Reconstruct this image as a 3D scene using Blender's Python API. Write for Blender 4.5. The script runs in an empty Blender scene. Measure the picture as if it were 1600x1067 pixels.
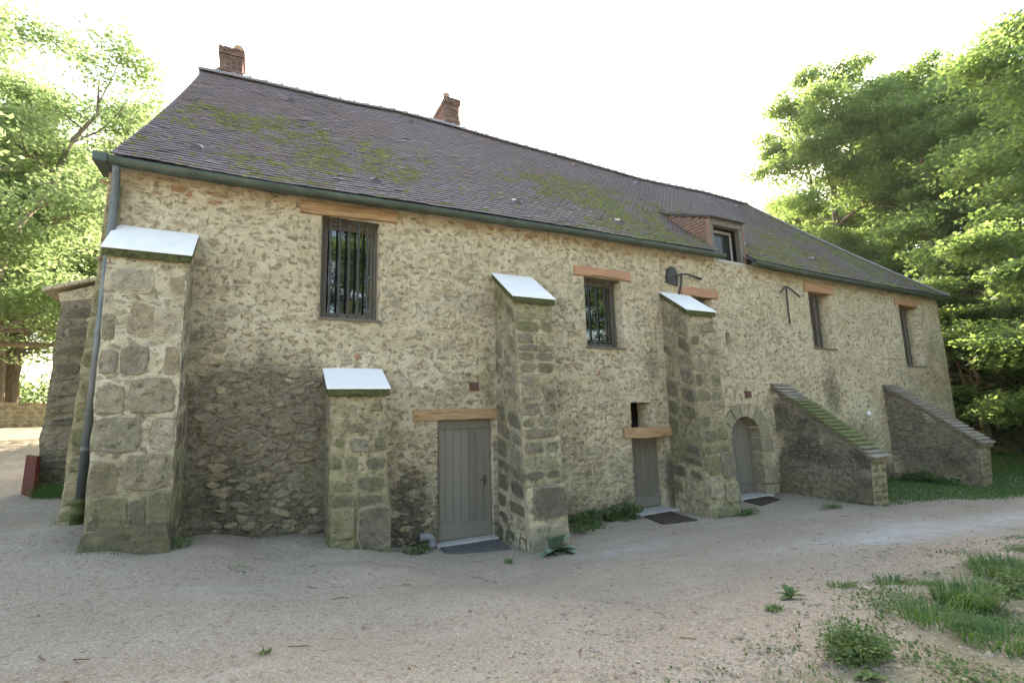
import bpy, math, random
import numpy as np
from mathutils import Matrix, Vector

SC = bpy.context.scene
COL = SC.collection
rad = math.radians

# ------------------------------------------------------------------ camera, sky, sun, exposure
cam = bpy.data.cameras.new('camera'); cam_ob = bpy.data.objects.new('camera', cam); COL.objects.link(cam_ob)
CAMP = Vector((0.0, -8.49, 2.2))
cx = Vector((0.8921, -0.0423, -0.4499)); cz = Vector((-0.0265, 0.9890, -0.1455))
cz.normalize(); cx = (cx - cz * cx.dot(cz)).normalized(); cy = cz.cross(cx)
R3 = Matrix((cx, cy, cz))                      # camera axes -> world axes
M4 = R3.to_4x4(); M4.translation = CAMP
cam_ob.matrix_world = M4
cam.sensor_width = 36.0; cam.lens = 17.325; cam.clip_start = 0.1; cam.clip_end = 1000
SC.camera = cam_ob

SUN_EL, SUN_AZ = rad(34), rad(30)              # azimuth measured from +Y towards +X
world = bpy.data.worlds.new('World'); SC.world = world; world.use_nodes = True
wn = world.node_tree; wn.nodes.clear()
sky = wn.nodes.new('ShaderNodeTexSky'); sky.sky_type = 'NISHITA'; sky.sun_disc = False
sky.sun_elevation = SUN_EL; sky.sun_rotation = SUN_AZ
sky.air_density = 1.0; sky.dust_density = 3.0; sky.ozone_density = 1.0
bg = wn.nodes.new('ShaderNodeBackground'); bg.inputs['Strength'].default_value = 0.15
wo = wn.nodes.new('ShaderNodeOutputWorld')
wn.links.new(sky.outputs[0], bg.inputs[0]); wn.links.new(bg.outputs[0], wo.inputs[0])
sun = bpy.data.lights.new('sun', 'SUN'); sun.energy = 4.0; sun.angle = rad(0.5); sun.color = (1.0, 0.95, 0.88)
sun_ob = bpy.data.objects.new('sun', sun); COL.objects.link(sun_ob)
to_sun = Vector((math.sin(SUN_AZ) * math.cos(SUN_EL), math.cos(SUN_AZ) * math.cos(SUN_EL), math.sin(SUN_EL)))
sun_ob.rotation_euler = (-to_sun).to_track_quat('-Z', 'Y').to_euler()
SC.view_settings.view_transform = 'Standard'; SC.view_settings.look = 'None'
SC.view_settings.exposure = 2.5; SC.view_settings.gamma = 1.0; SC.view_settings.use_curve_mapping = False
SC.view_settings.use_white_balance = True; SC.view_settings.white_balance_temperature = 7900; SC.view_settings.white_balance_tint = 8
SC.render.engine = 'CYCLES'
SC.cycles.max_bounces = 6; SC.cycles.transparent_max_bounces = 4

# ------------------------------------------------------------------ noise (numpy)
def _h(ix, iy, s):
    n = (ix.astype(np.int64) * 374761393 + iy.astype(np.int64) * 668265263 + s * 974711) & 0x7fffffff
    n = ((n ^ (n >> 13)) * 1274126177) & 0x7fffffff
    n = n ^ (n >> 16)
    return (n & 0xffff) / 65535.0
def vn(x, y, s=0):
    x = np.asarray(x, float); y = np.asarray(y, float)
    ix = np.floor(x); iy = np.floor(y); fx = x - ix; fy = y - iy
    fx = fx * fx * (3 - 2 * fx); fy = fy * fy * (3 - 2 * fy)
    a = _h(ix, iy, s); b = _h(ix + 1, iy, s); c = _h(ix, iy + 1, s); d = _h(ix + 1, iy + 1, s)
    return (a + (b - a) * fx) * (1 - fy) + (c + (d - c) * fx) * fy
def fbm(x, y, s=0, o=4):
    t = 0; a = 0.5; n = 0
    for k in range(o):
        t = t + a * vn(np.asarray(x) * 2 ** k + 17.3 * k, np.asarray(y) * 2 ** k + 9.1 * k, s + k); n += a; a *= 0.5
    return t / n
def sstep(a, b, x):
    t = np.clip((np.asarray(x, float) - a) / (b - a), 0, 1); return t * t * (3 - 2 * t)

# ------------------------------------------------------------------ object helpers
def mesh_np(name, V, F, attr=None, smooth=False, edge=None):
    """V (n,3); F list of faces or an (m,k) array; attr (n,3) -> point colour 'wear'"""
    me = bpy.data.meshes.new(name)
    V = np.asarray(V, np.float32)
    if isinstance(F, np.ndarray):
        k = F.shape[1]
        me.vertices.add(len(V)); me.vertices.foreach_set('co', V.ravel())
        me.loops.add(F.size); me.loops.foreach_set('vertex_index', F.astype(np.int32).ravel())
        me.polygons.add(len(F)); me.polygons.foreach_set('loop_start', np.arange(0, F.size, k, dtype=np.int32))
        me.update(calc_edges=True)
    else:
        me.from_pydata(V.tolist(), [], F); me.update()
    if attr is not None:
        a = me.color_attributes.new('wear', 'FLOAT_COLOR', 'POINT')
        c = np.ones((len(V), 4), np.float32); c[:, :3] = attr
        a.data.foreach_set('color', c.ravel())
    if edge is not None:
        a = me.attributes.new('edge', 'FLOAT', 'POINT'); a.data.foreach_set('value', np.asarray(edge, np.float32))
    if smooth:
        me.polygons.foreach_set('use_smooth', np.ones(len(me.polygons), bool))
    return me
def ob(name, me, mat=None, parent=None, kind=None):
    o = bpy.data.objects.new(name, me); COL.objects.link(o)
    o.color = (0, 0, 0, 1)
    if mat is not None and me is not None and len(me.materials) == 0: me.materials.append(mat)
    if parent is not None: o.parent = parent
    if kind: o['kind'] = kind
    return o
def thing(name, label, cat, loc=(0, 0, 0), group=None):
    o = bpy.data.objects.new(name, None); COL.objects.link(o); o.location = loc
    o.empty_display_size = 0.2
    return tag(o, label, cat, group)
def tag(o, label, cat, group=None):
    o['label'] = label; o['category'] = cat
    if group: o['group'] = group
    return o

class MB:
    """collects simple solids into one mesh"""
    def __init__(s): s.v = []; s.f = []
    def add(s, V, F):
        n = len(s.v); s.v += [tuple(p) for p in V]; s.f += [tuple(i + n for i in f) for f in F]; return s
    def box(s, x0, x1, y0, y1, z0, z1, c=0.0):
        return s.hexa([(x0, y0, z0), (x1, y0, z0), (x1, y1, z0), (x0, y1, z0)], [(x0, y0, z1), (x1, y0, z1), (x1, y1, z1), (x0, y1, z1)])
    def hexa(s, b, t):
        return s.add(list(b) + list(t), [(3, 2, 1, 0), (4, 5, 6, 7), (0, 1, 5, 4), (1, 2, 6, 5), (2, 3, 7, 6), (3, 0, 4, 7)])
    def tube(s, P, r, n=8, caps=True):
        P = [Vector(p) for p in P]; m = len(P); rs = r if hasattr(r, '__len__') else [r] * m
        V = []; F = []
        up = Vector((0.13, 0.31, 0.94))
        for i, p in enumerate(P):
            d = (P[min(i + 1, m - 1)] - P[max(i - 1, 0)]).normalized()
            a = d.cross(up)
            if a.length < 0.2: a = d.cross(Vector((1, 0, 0)))
            a.normalize(); b = d.cross(a)
            for k in range(n):
                t = 2 * math.pi * k / n
                V.append(p + (a * math.cos(t) + b * math.sin(t)) * rs[i])
        for i in range(m - 1):
            for k in range(n):
                k2 = (k + 1) % n
                F.append((i * n + k, (i + 1) * n + k, (i + 1) * n + k2, i * n + k2))
        if caps: F.append(tuple(range(n))); F.append(tuple(reversed(range((m - 1) * n, m * n))))
        return s.add(V, F)
    def mesh(s, name, bevel=0.0, smooth=False):
        me = bpy.data.meshes.new(name); me.from_pydata(s.v, [], s.f); me.update()
        if bevel > 0:
            import bmesh
            bm = bmesh.new(); bm.from_mesh(me)
            bmesh.ops.recalc_face_normals(bm, faces=bm.faces)
            bmesh.ops.bevel(bm, geom=list(bm.edges), offset=bevel, segments=1, affect='EDGES', clamp_overlap=True)
            bm.to_mesh(me); bm.free()
        if smooth: me.polygons.foreach_set('use_smooth', np.ones(len(me.polygons), bool))
        return me

# ------------------------------------------------------------------ materials
class MT:
    def __init__(s, name):
        s.m = bpy.data.materials.new(name); s.m.use_nodes = True; s.t = s.m.node_tree
        s.b = s.t.nodes['Principled BSDF']; s.out = s.t.nodes['Material Output']
        s.geo = None
    def n(s, typ, **kw):
        q = s.t.nodes.new(typ)
        for k, v in kw.items(): setattr(q, k, v)
        return q
    def link(s, a, b): s.t.links.new(a, b)
    def val(s, sock, v):
        if hasattr(v, 'is_output') or isinstance(v, bpy.types.NodeSocket): s.link(v, sock)
        else: sock.default_value = v
    def pos(s, scale=(1, 1, 1), obj=False):
        g = s.n('ShaderNodeTexCoord').outputs['Object'] if obj else s.n('ShaderNodeNewGeometry').outputs['Position']
        mp = s.n('ShaderNodeMapping'); mp.inputs['Scale'].default_value = scale
        s.link(g, mp.inputs['Vector']); return mp.outputs[0]
    def noise(s, v, scale, detail=4, rough=0.55, out='Fac'):
        q = s.n('ShaderNodeTexNoise'); q.inputs['Scale'].default_value = scale; q.inputs['Detail'].default_value = detail
        q.inputs['Roughness'].default_value = rough; s.link(v, q.inputs['Vector']); return q.outputs[out]
    def voro(s, v, scale, feature='F1', out='Distance', rnd=1.0):
        q = s.n('ShaderNodeTexVoronoi', feature=feature); q.inputs['Scale'].default_value = scale
        q.inputs['Randomness'].default_value = rnd; s.link(v, q.inputs['Vector']); return q.outputs[out]
    def ramp(s, f, stops, interp='LINEAR'):
        q = s.n('ShaderNodeValToRGB'); q.color_ramp.interpolation = interp
        el = q.color_ramp.elements
        while len(el) < len(stops): el.new(0.5)
        for e, (p, c) in zip(el, stops):
            e.position = p; e.color = (c, c, c, 1) if not hasattr(c, '__len__') else (*c, 1)
        s.link(f, q.inputs[0]); return q.outputs[0]
    def mix(s, f, a, b, typ='MIX'):
        q = s.n('ShaderNodeMix', data_type='RGBA', blend_type=typ); q.clamp_factor = True
        for sock, v in ((q.inputs['Factor'], f), (q.inputs[6], a), (q.inputs[7], b)):
            if isinstance(v, (tuple, list)): v = (*v[:3], 1)
            s.val(sock, v)
        return q.outputs[2]
    def math(s, op, a, b=0.0, clamp=False):
        q = s.n('ShaderNodeMath', operation=op); q.use_clamp = clamp
        s.val(q.inputs[0], a); s.val(q.inputs[1], b); return q.outputs[0]
    def wear(s):
        a = s.n('ShaderNodeAttribute', attribute_name='wear'); oi = s.n('ShaderNodeObjectInfo')
        add = s.n('ShaderNodeVectorMath', operation='ADD')
        s.link(a.outputs['Color'], add.inputs[0]); s.link(oi.outputs['Color'], add.inputs[1])
        sp = s.n('ShaderNodeSeparateXYZ'); s.link(add.outputs[0], sp.inputs[0]); return sp.outputs
    def bump(s, h, strength, dist, prev=None):
        q = s.n('ShaderNodeBump'); q.inputs['Strength'].default_value = strength; q.inputs['Distance'].default_value = dist
        s.link(h, q.inputs['Height'])
        if prev is not None: s.link(prev, q.inputs['Normal'])
        return q.outputs[0]
    def done(s, color, rough=0.9, normal=None, spec=0.3, metal=0.0):
        if isinstance(color, (tuple, list)): color = (*color[:3], 1)
        s.val(s.b.inputs['Base Color'], color); s.val(s.b.inputs['Roughness'], rough)
        s.b.inputs['Specular IOR Level'].default_value = spec; s.b.inputs['Metallic'].default_value = metal
        if normal is not None: s.link(normal, s.b.inputs['Normal'])
        return s.m

def mat_mortar():
    t = MT('lime_mortar'); v = t.pos(); w = t.wear()
    warp = t.noise(v, 2.2, 3, out='Color')
    vm = t.n('ShaderNodeVectorMath', operation='MULTIPLY_ADD'); t.link(warp, vm.inputs[0]); vm.inputs[1].default_value = (.16, .16, .16); t.link(v, vm.inputs[2])
    wv = vm.outputs[0]
    big = t.noise(wv, 0.9, 5); mid = t.noise(wv, 7, 5, .6); fine = t.noise(v, 55, 4, .7)
    c = t.ramp(big, [(.3, (.50, .425, .295)), (.5, (.60, .52, .375)), (.72, (.66, .585, .445))])
    c = t.mix(t.ramp(mid, [(.35, 0.75), (.6, 0.0)]), c, (.40, .335, .225))
    c = t.mix(t.ramp(fine, [(.3, .6), (.55, 0)]), c, (.29, .235, .155))
    # small stones half lost in the render
    mp = t.n('ShaderNodeMapping'); mp.inputs['Scale'].default_value = (6.5, 6.5, 14); t.link(wv, mp.inputs[0]); sv = mp.outputs[0]
    cell = t.voro(sv, 1.0, out='Color'); edge = t.voro(sv, 1.0, 'DISTANCE_TO_EDGE'); f1 = t.voro(sv, 1.0)
    sp = t.n('ShaderNodeSeparateColor'); t.link(cell, sp.inputs[0])
    keep = t.ramp(t.math('ADD', sp.outputs[0], t.math('MULTIPLY', w[0], .5)), [(.78, 0.0), (.84, 1.0)])
    rag = t.noise(v, 42, 4, .75)
    shape = t.ramp(t.math('ADD', edge, t.math('MULTIPLY', t.math('SUBTRACT', rag, .5), .34)), [(.09, 0.0), (.17, 1.0)])
    msk = t.math('MULTIPLY', t.math('MULTIPLY', keep, shape), t.ramp(t.noise(v, 1.7, 3), [(.35, .25), (.6, 1.0)]))
    scol = t.ramp(sp.outputs[1], [(0, (.17, .14, .10)), (.2, (.28, .23, .15)), (.4, (.38, .28, .15)), (.55, (.22, .20, .16)), (.7, (.33, .17, .085)), (.85, (.45, .38, .27)), (1, (.25, .23, .20))])
    scol = t.mix(t.ramp(t.noise(v, 34, 4, .7), [(.35, .7), (.65, 0)]), scol, (.10, .085, .06))
    c = t.mix(t.math('MULTIPLY', msk, t.math('ADD', .22, w[0], True)), c, scol)
    crev = t.ramp(t.noise(wv, 11, 6, .72), [(.36, 1.0), (.45, 0.0)])
    c = t.mix(t.math('MULTIPLY', crev, t.math('ADD', .30, t.math('MULTIPLY', w[0], .6), True)), c, (.15, .12, .085))
    chalk = t.ramp(t.noise(wv, 8.5, 6, .7), [(.60, 0.0), (.70, 1.0)])
    c = t.mix(t.math('MULTIPLY', chalk, .5), c, (.68, .61, .46))
    # dirt that darkens the joints first, algae
    dn = t.math('ADD', t.math('MULTIPLY', t.noise(wv, 2.2, 5, .6), .5), t.math('MULTIPLY', t.noise(wv, 9, 6, .7), .5))
    dm = t.ramp(t.math('SUBTRACT', t.math('MULTIPLY', w[0], 1.25), dn), [(-.0 + .02, 0.0), (.38, 1.0)])
    c = t.mix(t.math('MULTIPLY', dm, .86), c, t.ramp(t.noise(v, 14, 4), [(.3, (.10, .083, .06)), (.7, (.23, .195, .145))]))
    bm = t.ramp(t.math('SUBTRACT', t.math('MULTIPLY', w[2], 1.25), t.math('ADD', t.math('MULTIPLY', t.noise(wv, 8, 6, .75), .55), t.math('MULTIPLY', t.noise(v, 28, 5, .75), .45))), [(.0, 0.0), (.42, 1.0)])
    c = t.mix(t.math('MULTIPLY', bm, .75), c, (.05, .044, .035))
    an = t.noise(wv, 4.3, 5, .6)
    am = t.ramp(t.math('SUBTRACT', t.math('MULTIPLY', w[1], 1.3), an), [(0.0, 0.0), (.45, 1.0)])
    c = t.mix(t.math('MULTIPLY', am, .6), c, t.ramp(mid, [(.3, (.17, .155, .07)), (.7, (.31, .285, .14))]))
    h = t.math('SUBTRACT', t.math('ADD', t.math('MULTIPLY', msk, .6), t.math('MULTIPLY', mid, 1.1)), t.math('MULTIPLY', crev, .6))
    nb = t.bump(h, .9, .022); nb = t.bump(fine, .5, .006, nb)
    return t.done(c, .95, nb, .15)

def mat_stone(name='rubble_stone', pal=None, pit=1.0):
    t = MT(name); v = t.pos(); w = t.wear()
    mid = t.noise(v, 9, 6, .65); fine = t.noise(v, 42, 5, .7)
    pal = pal or [(0, (.185, .155, .115)), (.14, (.27, .235, .18)), (.28, (.36, .31, .22)), (.42, (.48, .40, .27)), (.55, (.40, .29, .15)), (.66, (.33, .24, .14)), (.76, (.52, .45, .33)), (.86, (.36, .17, .075)), (.94, (.40, .15, .06)), (1.0, (.23, .225, .215))]
    c = t.ramp(w[2], pal)
    c = t.mix(t.ramp(mid, [(.35, .8), (.62, 0)]), c, t.mix(.5, c, (.13, .11, .08)))
    c = t.mix(t.ramp(fine, [(.32, .75), (.52, 0)]), c, (.10, .085, .065))
    c = t.mix(t.ramp(t.noise(v, 23, 4, .6), [(.56, 0), (.75, .5)]), c, (.50, .45, .34))
    dm = t.ramp(t.math('SUBTRACT', t.math('MULTIPLY', w[0], 1.25), t.noise(v, 6.5, 6, .7)), [(0, 0.0), (.35, 1.0)])
    c = t.mix(t.math('MULTIPLY', dm, .88), c, t.ramp(fine, [(.3, (.035, .032, .026)), (.7, (.12, .105, .08))]))
    am = t.ramp(t.math('SUBTRACT', t.math('MULTIPLY', w[1], 1.3), t.noise(v, 4.3, 5, .65)), [(0, 0.0), (.45, 1.0)])
    c = t.mix(t.math('MULTIPLY', am, .8), c, t.ramp(mid, [(.3, (.095, .10, .04)), (.7, (.25, .24, .115))]))
    pitb = t.ramp(t.noise(v, 11, 6, .75), [(.36, 1.0), (.44, 0.0)])
    pits = t.math('SUBTRACT', t.ramp(t.voro(v, 30), [(.12, 0.0), (.42, 1.0)]), t.math('MULTIPLY', pitb, 1.2))
    c = t.mix(t.math('MULTIPLY', pitb, t.math('ADD', .35, w[0], True)), c, (.055, .05, .036))
    if name in ('rubble_stone',):
        e = t.n('ShaderNodeAttribute', attribute_name='edge').outputs['Fac']
        sm = t.math('ADD', t.math('MULTIPLY', e, .62), t.math('ADD', t.math('MULTIPLY', t.noise(v, 30, 4, .7), .8), t.math('MULTIPLY', t.noise(v, 5.5, 4, .6), .6)))
        sm = t.ramp(sm, [(.86, 0.0), (1.10, 1.0)])
        mc = t.mix(t.ramp(mid, [(.3, 0), (.7, 1)]), (.38, .32, .215), (.57, .50, .365))
        dm2 = t.ramp(t.math('SUBTRACT', t.math('MULTIPLY', w[0], 1.9), t.noise(v, 5, 5, .65)), [(0, 0.0), (.35, 1.0)])
        mc = t.mix(t.math('MULTIPLY', dm2, .8), mc, t.ramp(mid, [(.3, (.12, .10, .075)), (.7, (.23, .195, .145))]))
        mc = t.mix(t.math('MULTIPLY', am, .6), mc, (.20, .195, .08))
        c = t.mix(.22, c, mc)
        c = t.mix(t.math('MULTIPLY', sm, .92), c, mc)
    nb = t.bump(mid, .9, .03 * pit); nb = t.bump(t.math('ADD', fine, t.math('MULTIPLY', pits, .5)), .8, .009 * pit, nb)
    return t.done(c, .95, nb, .15)

def mat_tile():
    t = MT('clay_tile'); v = t.pos(); w = t.wear()
    c = t.ramp(w[2], [(0, (.145, .122, .142)), (.3, (.195, .163, .186)), (.55, (.235, .19, .20)), (.75, (.285, .205, .19)), (.88, (.25, .235, .255)), (1, (.33, .295, .29))])
    c = t.mix(t.ramp(t.noise(v, 26, 5, .7), [(.4, 0), (.75, .6)]), c, (.27, .26, .25))
    c = t.mix(t.ramp(t.noise(v, .5, 4), [(.45, 0), (.7, .45)]), c, (.25, .13, .095))
    gm = t.ramp(t.math('SUBTRACT', t.math('MULTIPLY', w[1], .85), t.noise(t.pos((1, 3, 3)), 5, 6, .75)), [(0, 0), (.3, 1)])
    c = t.mix(t.math('MULTIPLY', gm, .6), c, (.16, .16, .075))
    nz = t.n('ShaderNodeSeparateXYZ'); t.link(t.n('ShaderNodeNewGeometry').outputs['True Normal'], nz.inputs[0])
    c = t.mix(t.ramp(nz.outputs[2], [(.15, .8), (.3, 0.0)]), c, (.035, .03, .03))   # shadow lines of the courses painted onto the butt ends
    nb = t.bump(t.noise(v, 60, 4, .6), .4, .004)
    return t.done(c, .5, nb, .6)

def mat_simple(name, c0, c1, scale=20, rough=.6, bump=.004, spec=.4, metal=0, stretch=(1, 1, 1), detail=4, lo=.3, hi=.7):
    t = MT(name); v = t.pos(stretch)
    n = t.noise(v, scale, detail, .6)
    c = t.ramp(n, [(lo, c0), (hi, c1)])
    nb = t.bump(n, .6, bump) if bump else None
    return t.done(c, rough, nb, spec, metal)

def mat_wood_beam():
    t = MT('oak_beam'); v = t.pos((1.2, 14, 14)); w = t.wear()
    g = t.noise(v, 2.2, 6, .6); k = t.noise(t.pos((2.5, 5, 5)), 1.5, 3)
    c = t.ramp(g, [(.3, (.235, .135, .07)), (.5, (.385, .245, .135)), (.7, (.51, .355, .215))])
    c = t.mix(t.ramp(k, [(.55, 0), (.72, .7)]), c, (.20, .085, .035))
    c = t.mix(t.math('MULTIPLY', w[2], .8), c, (.46, .25, .165))
    cr = t.ramp(t.noise(t.pos((.8, 40, 40)), 1.3, 2), [(.66, 0), (.70, .8)])
    c = t.mix(cr, c, (.08, .04, .02))
    return t.done(c, .8, t.bump(g, .6, .006), .2)

def mat_leaf(name, c_lo, c_hi, tr_lo, tr_hi, trans=.5):
    t = MT(name); w = t.wear()
    c = t.ramp(w[2], [(0, c_lo), (1, c_hi)]); c2 = t.ramp(w[2], [(0, tr_lo), (1, tr_hi)])
    t.done(c, .55, None, .35)
    tb = t.n('ShaderNodeBsdfTranslucent'); t.link(c2, tb.inputs[0])
    mx = t.n('ShaderNodeMixShader'); mx.inputs[0].default_value = trans
    t.link(t.b.outputs[0], mx.inputs[1]); t.link(tb.outputs[0], mx.inputs[2]); t.link(mx.outputs[0], t.out.inputs[0])
    return t.m

def mat_ground():
    t = MT('gravel_ground'); v = t.pos(); w = t.wear()
    big = t.noise(v, .55, 5, .6); mid = t.noise(v, 4, 5, .6); fine = t.noise(v, 90, 3, .7)
    c = t.ramp(big, [(.3, (.265, .21, .145)), (.5, (.335, .277, .203)), (.7, (.385, .328, .25))])
    c = t.mix(t.ramp(mid, [(.35, .45), (.6, 0)]), c, (.23, .195, .145))
    c = t.mix(t.ramp(t.noise(t.pos((.22, 1.1, 1)), 1.6, 4, .6), [(.42, .5), (.62, 0)]), c, (.27, .215, .15))
    c = t.mix(t.ramp(t.noise(t.pos((.3, 1.0, 1)), 2.3, 4, .6), [(.55, 0), (.75, .5)]), c, (.46, .41, .345))
    cell = t.voro(v, 105, out='Color'); sp = t.n('ShaderNodeSeparateColor'); t.link(cell, sp.inputs[0])
    peb = t.ramp(sp.outputs[0], [(0, (.11, .09, .07)), (.25, (.245, .21, .165)), (.6, (.325, .285, .235)), (.85, (.44, .40, .35)), (1, (.58, .55, .5))])
    c = t.mix(.42, c, peb)
    cell2 = t.voro(v, 28, out='Color'); sp2 = t.n('ShaderNodeSeparateColor'); t.link(cell2, sp2.inputs[0])
    c = t.mix(t.ramp(sp2.outputs[1], [(.9, 0), (.95, .6)]), c, (.20, .15, .12))
    # bare damp grey patches (blue channel), soil and grass (green), leaf litter dirt (red)
    c = t.mix(t.math('MULTIPLY', w[2], t.ramp(mid, [(.3, .3), (.6, .9)])), c, (.43, .425, .41))
    dm = t.ramp(t.math('SUBTRACT', t.math('MULTIPLY', w[0], 1.3), t.noise(v, 3, 5, .65)), [(0, 0), (.4, 1)])
    c = t.mix(t.math('MULTIPLY', dm, .7), c, t.ramp(fine, [(.3, (.10, .075, .05)), (.7, (.24, .20, .14))]))
    gm = t.ramp(t.math('SUBTRACT', t.math('MULTIPLY', w[1], 1.1), t.noise(v, 3.5, 5, .65)), [(0, 0), (.45, 1)])
    c = t.mix(t.math('MULTIPLY', gm, .5), c, t.ramp(t.noise(v, 30, 4), [(.3, (.06, .065, .03)), (.7, (.13, .145, .06))]))
    nb = t.bump(mid, .5, .05); nb = t.bump(t.math('ADD', fine, t.voro(v, 105)), .5, .008, nb)
    return t.done(c, .95, nb, .15)

M = {}
M['mortar'] = mat_mortar()
M['stone'] = mat_stone()
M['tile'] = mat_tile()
M['cheek'] = mat_simple('cheek_tile', (.20, .115, .085), (.34, .205, .155), 12, .8)
M['oak'] = mat_wood_beam()
M['door'] = mat_simple('taupe_paint', (.175, .155, .128), (.205, .183, .152), 6, .55, .002)
def mat_door():
    t = MT('taupe_paint'); v = t.pos((1, 1, .12)); oi = t.n('ShaderNodeObjectInfo')
    c = t.ramp(t.math('ADD', t.math('MULTIPLY', oi.outputs['Random'], .5), t.math('MULTIPLY', t.noise(v, 16, 5, .6), .5)), [(.2, (.165, .145, .118)), (.8, (.215, .195, .165))])
    pz = t.n('ShaderNodeSeparateXYZ'); t.link(t.pos(), pz.inputs[0])
    spl = t.math('SUBTRACT', t.ramp(t.math('SUBTRACT', .62, pz.outputs[2]), [(0, 0), (.6, .75)]), t.noise(t.pos(), 9, 5, .7))
    c = t.mix(t.ramp(spl, [(0, 0), (.25, .6)]), c, (.24, .20, .15))
    c = t.mix(t.ramp(t.noise(t.pos(), 31, 4, .7), [(.66, 0), (.72, .4)]), c, (.11, .095, .075))
    return t.done(c, .6, t.bump(t.noise(v, 40, 3), .3, .002), .35)
M['door'] = mat_door()
M['frame'] = mat_simple('grey_brown_frame', (.12, .105, .085), (.16, .14, .115), 8, .5, .002)
M['iron'] = mat_simple('dark_iron', (.028, .028, .03), (.06, .055, .055), 30, .55, .003, .5)
M['copper'] = mat_simple('green_patina', (.048, .066, .052), (.095, .12, .095), 5, .5, .002, .5, .35)
M['pipe'] = mat_simple('grey_zinc', (.09, .105, .11), (.17, .185, .185), 9, .5, .002, .5, .4, (1, 1, .3))
M['cast'] = mat_simple('mossy_cast_iron', (.06, .075, .035), (.13, .145, .06), 16, .85, .006, .2)
M['cap'] = mat_simple('white_coping', (.80, .80, .80), (.88, .87, .86), 5, .5, .003, .4)
M['brick'] = mat_stone('old_brick', [(0, (.13, .07, .065)), (.3, (.20, .105, .09)), (.6, (.25, .145, .12)), (.8, (.31, .21, .175)), (1, (.14, .11, .11))], .4)
M['pot'] = mat_simple('clay_pot', (.42, .30, .22), (.55, .42, .33), 12, .8)
M['grey_lead'] = mat_simple('ridge_mortar', (.17, .165, .155), (.31, .30, .28), 14, .9, .01, .2)
M['glass'] = MT('window_glass').done((.012, .014, .014), .015, None, .5)
M['glass'].node_tree.nodes['Principled BSDF'].inputs['IOR'].default_value = 2.1
M['glass_dim'] = MT('dim_glass').done((.03, .035, .033), .12, None, .4)
M['dark'] = mat_simple('dark_interior', (.010, .009, .008), (.016, .015, .013), 3, .9, 0, .1)
M['mat_dark'] = mat_simple('coir_mat', (.045, .036, .03), (.095, .075, .06), 60, .95, .006, .1)
M['mat_grey'] = mat_simple('grey_mat', (.07, .075, .075), (.15, .15, .145), 40, .95, .006, .1)
M['sill'] = mat_simple('pale_threshold_stone', (.36, .345, .32), (.50, .485, .46), 14, .85, .004, .2)
M['rust'] = mat_simple('rusted_steel', (.07, .016, .012), (.12, .03, .02), 9, .85, .004, .2)
M['plastic'] = mat_simple('grey_plastic', (.19, .195, .2), (.25, .255, .26), 5, .5, 0, .4)
M['brownbox'] = mat_simple('brown_metal', (.10, .05, .04), (.15, .075, .055), 12, .7, .002, .3)
M['whitebox'] = mat_simple('white_plastic', (.7, .7, .68), (.8, .8, .78), 6, .5, 0, .4)
M['bark'] = mat_simple('bark', (.12, .095, .07), (.27, .22, .165), 7, .95, .03, .15, 0, (1, 1, .25))
M['moss'] = mat_simple('moss', (.10, .11, .035), (.27, .285, .085), 18, .95, .01, .1)
M['moss_dark'] = mat_simple('dark_moss', (.03, .035, .016), (.13, .135, .06), 22, .95, .015, .1)
M['leaf_r'] = mat_leaf('maple_leaf', (.055, .105, .045), (.125, .185, .078), (.17, .31, .07), (.46, .60, .18), .52)
M['leaf_l'] = mat_leaf('robinia_leaf', (.085, .14, .05), (.14, .20, .08), (.24, .37, .14), (.44, .57, .27), .56)
M['leaf_d'] = mat_leaf('undergrowth_leaf', (.025, .05, .015), (.06, .10, .03), (.07, .13, .02), (.16, .24, .04), .4)
M['mullein'] = mat_leaf('woolly_leaf', (.16, .23, .16), (.24, .31, .22), (.1, .16, .08), (.16, .22, .1), .15)
M['grass'] = mat_leaf('grass_blade', (.04, .12, .03), (.095, .19, .05), (.08, .2, .035), (.2, .32, .07), .35)
M['weed'] = mat_leaf('weed_leaf', (.055, .11, .035), (.12, .19, .06), (.10, .17, .05), (.2, .28, .08), .3)
M['ground'] = mat_ground()
M['pebble'] = mat_stone('pebble', [(0, (.17, .15, .13)), (.3, (.30, .26, .21)), (.6, (.42, .375, .31)), (.9, (.36, .30, .24)), (.96, (.33, .16, .11)), (1, (.6, .57, .53))], .3)
M['litter'] = mat_simple('dead_leaf', (.09, .05, .03), (.24, .15, .085), 9, .9, 0, .1)

rng = np.random.default_rng(11); random.seed(11)

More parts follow.
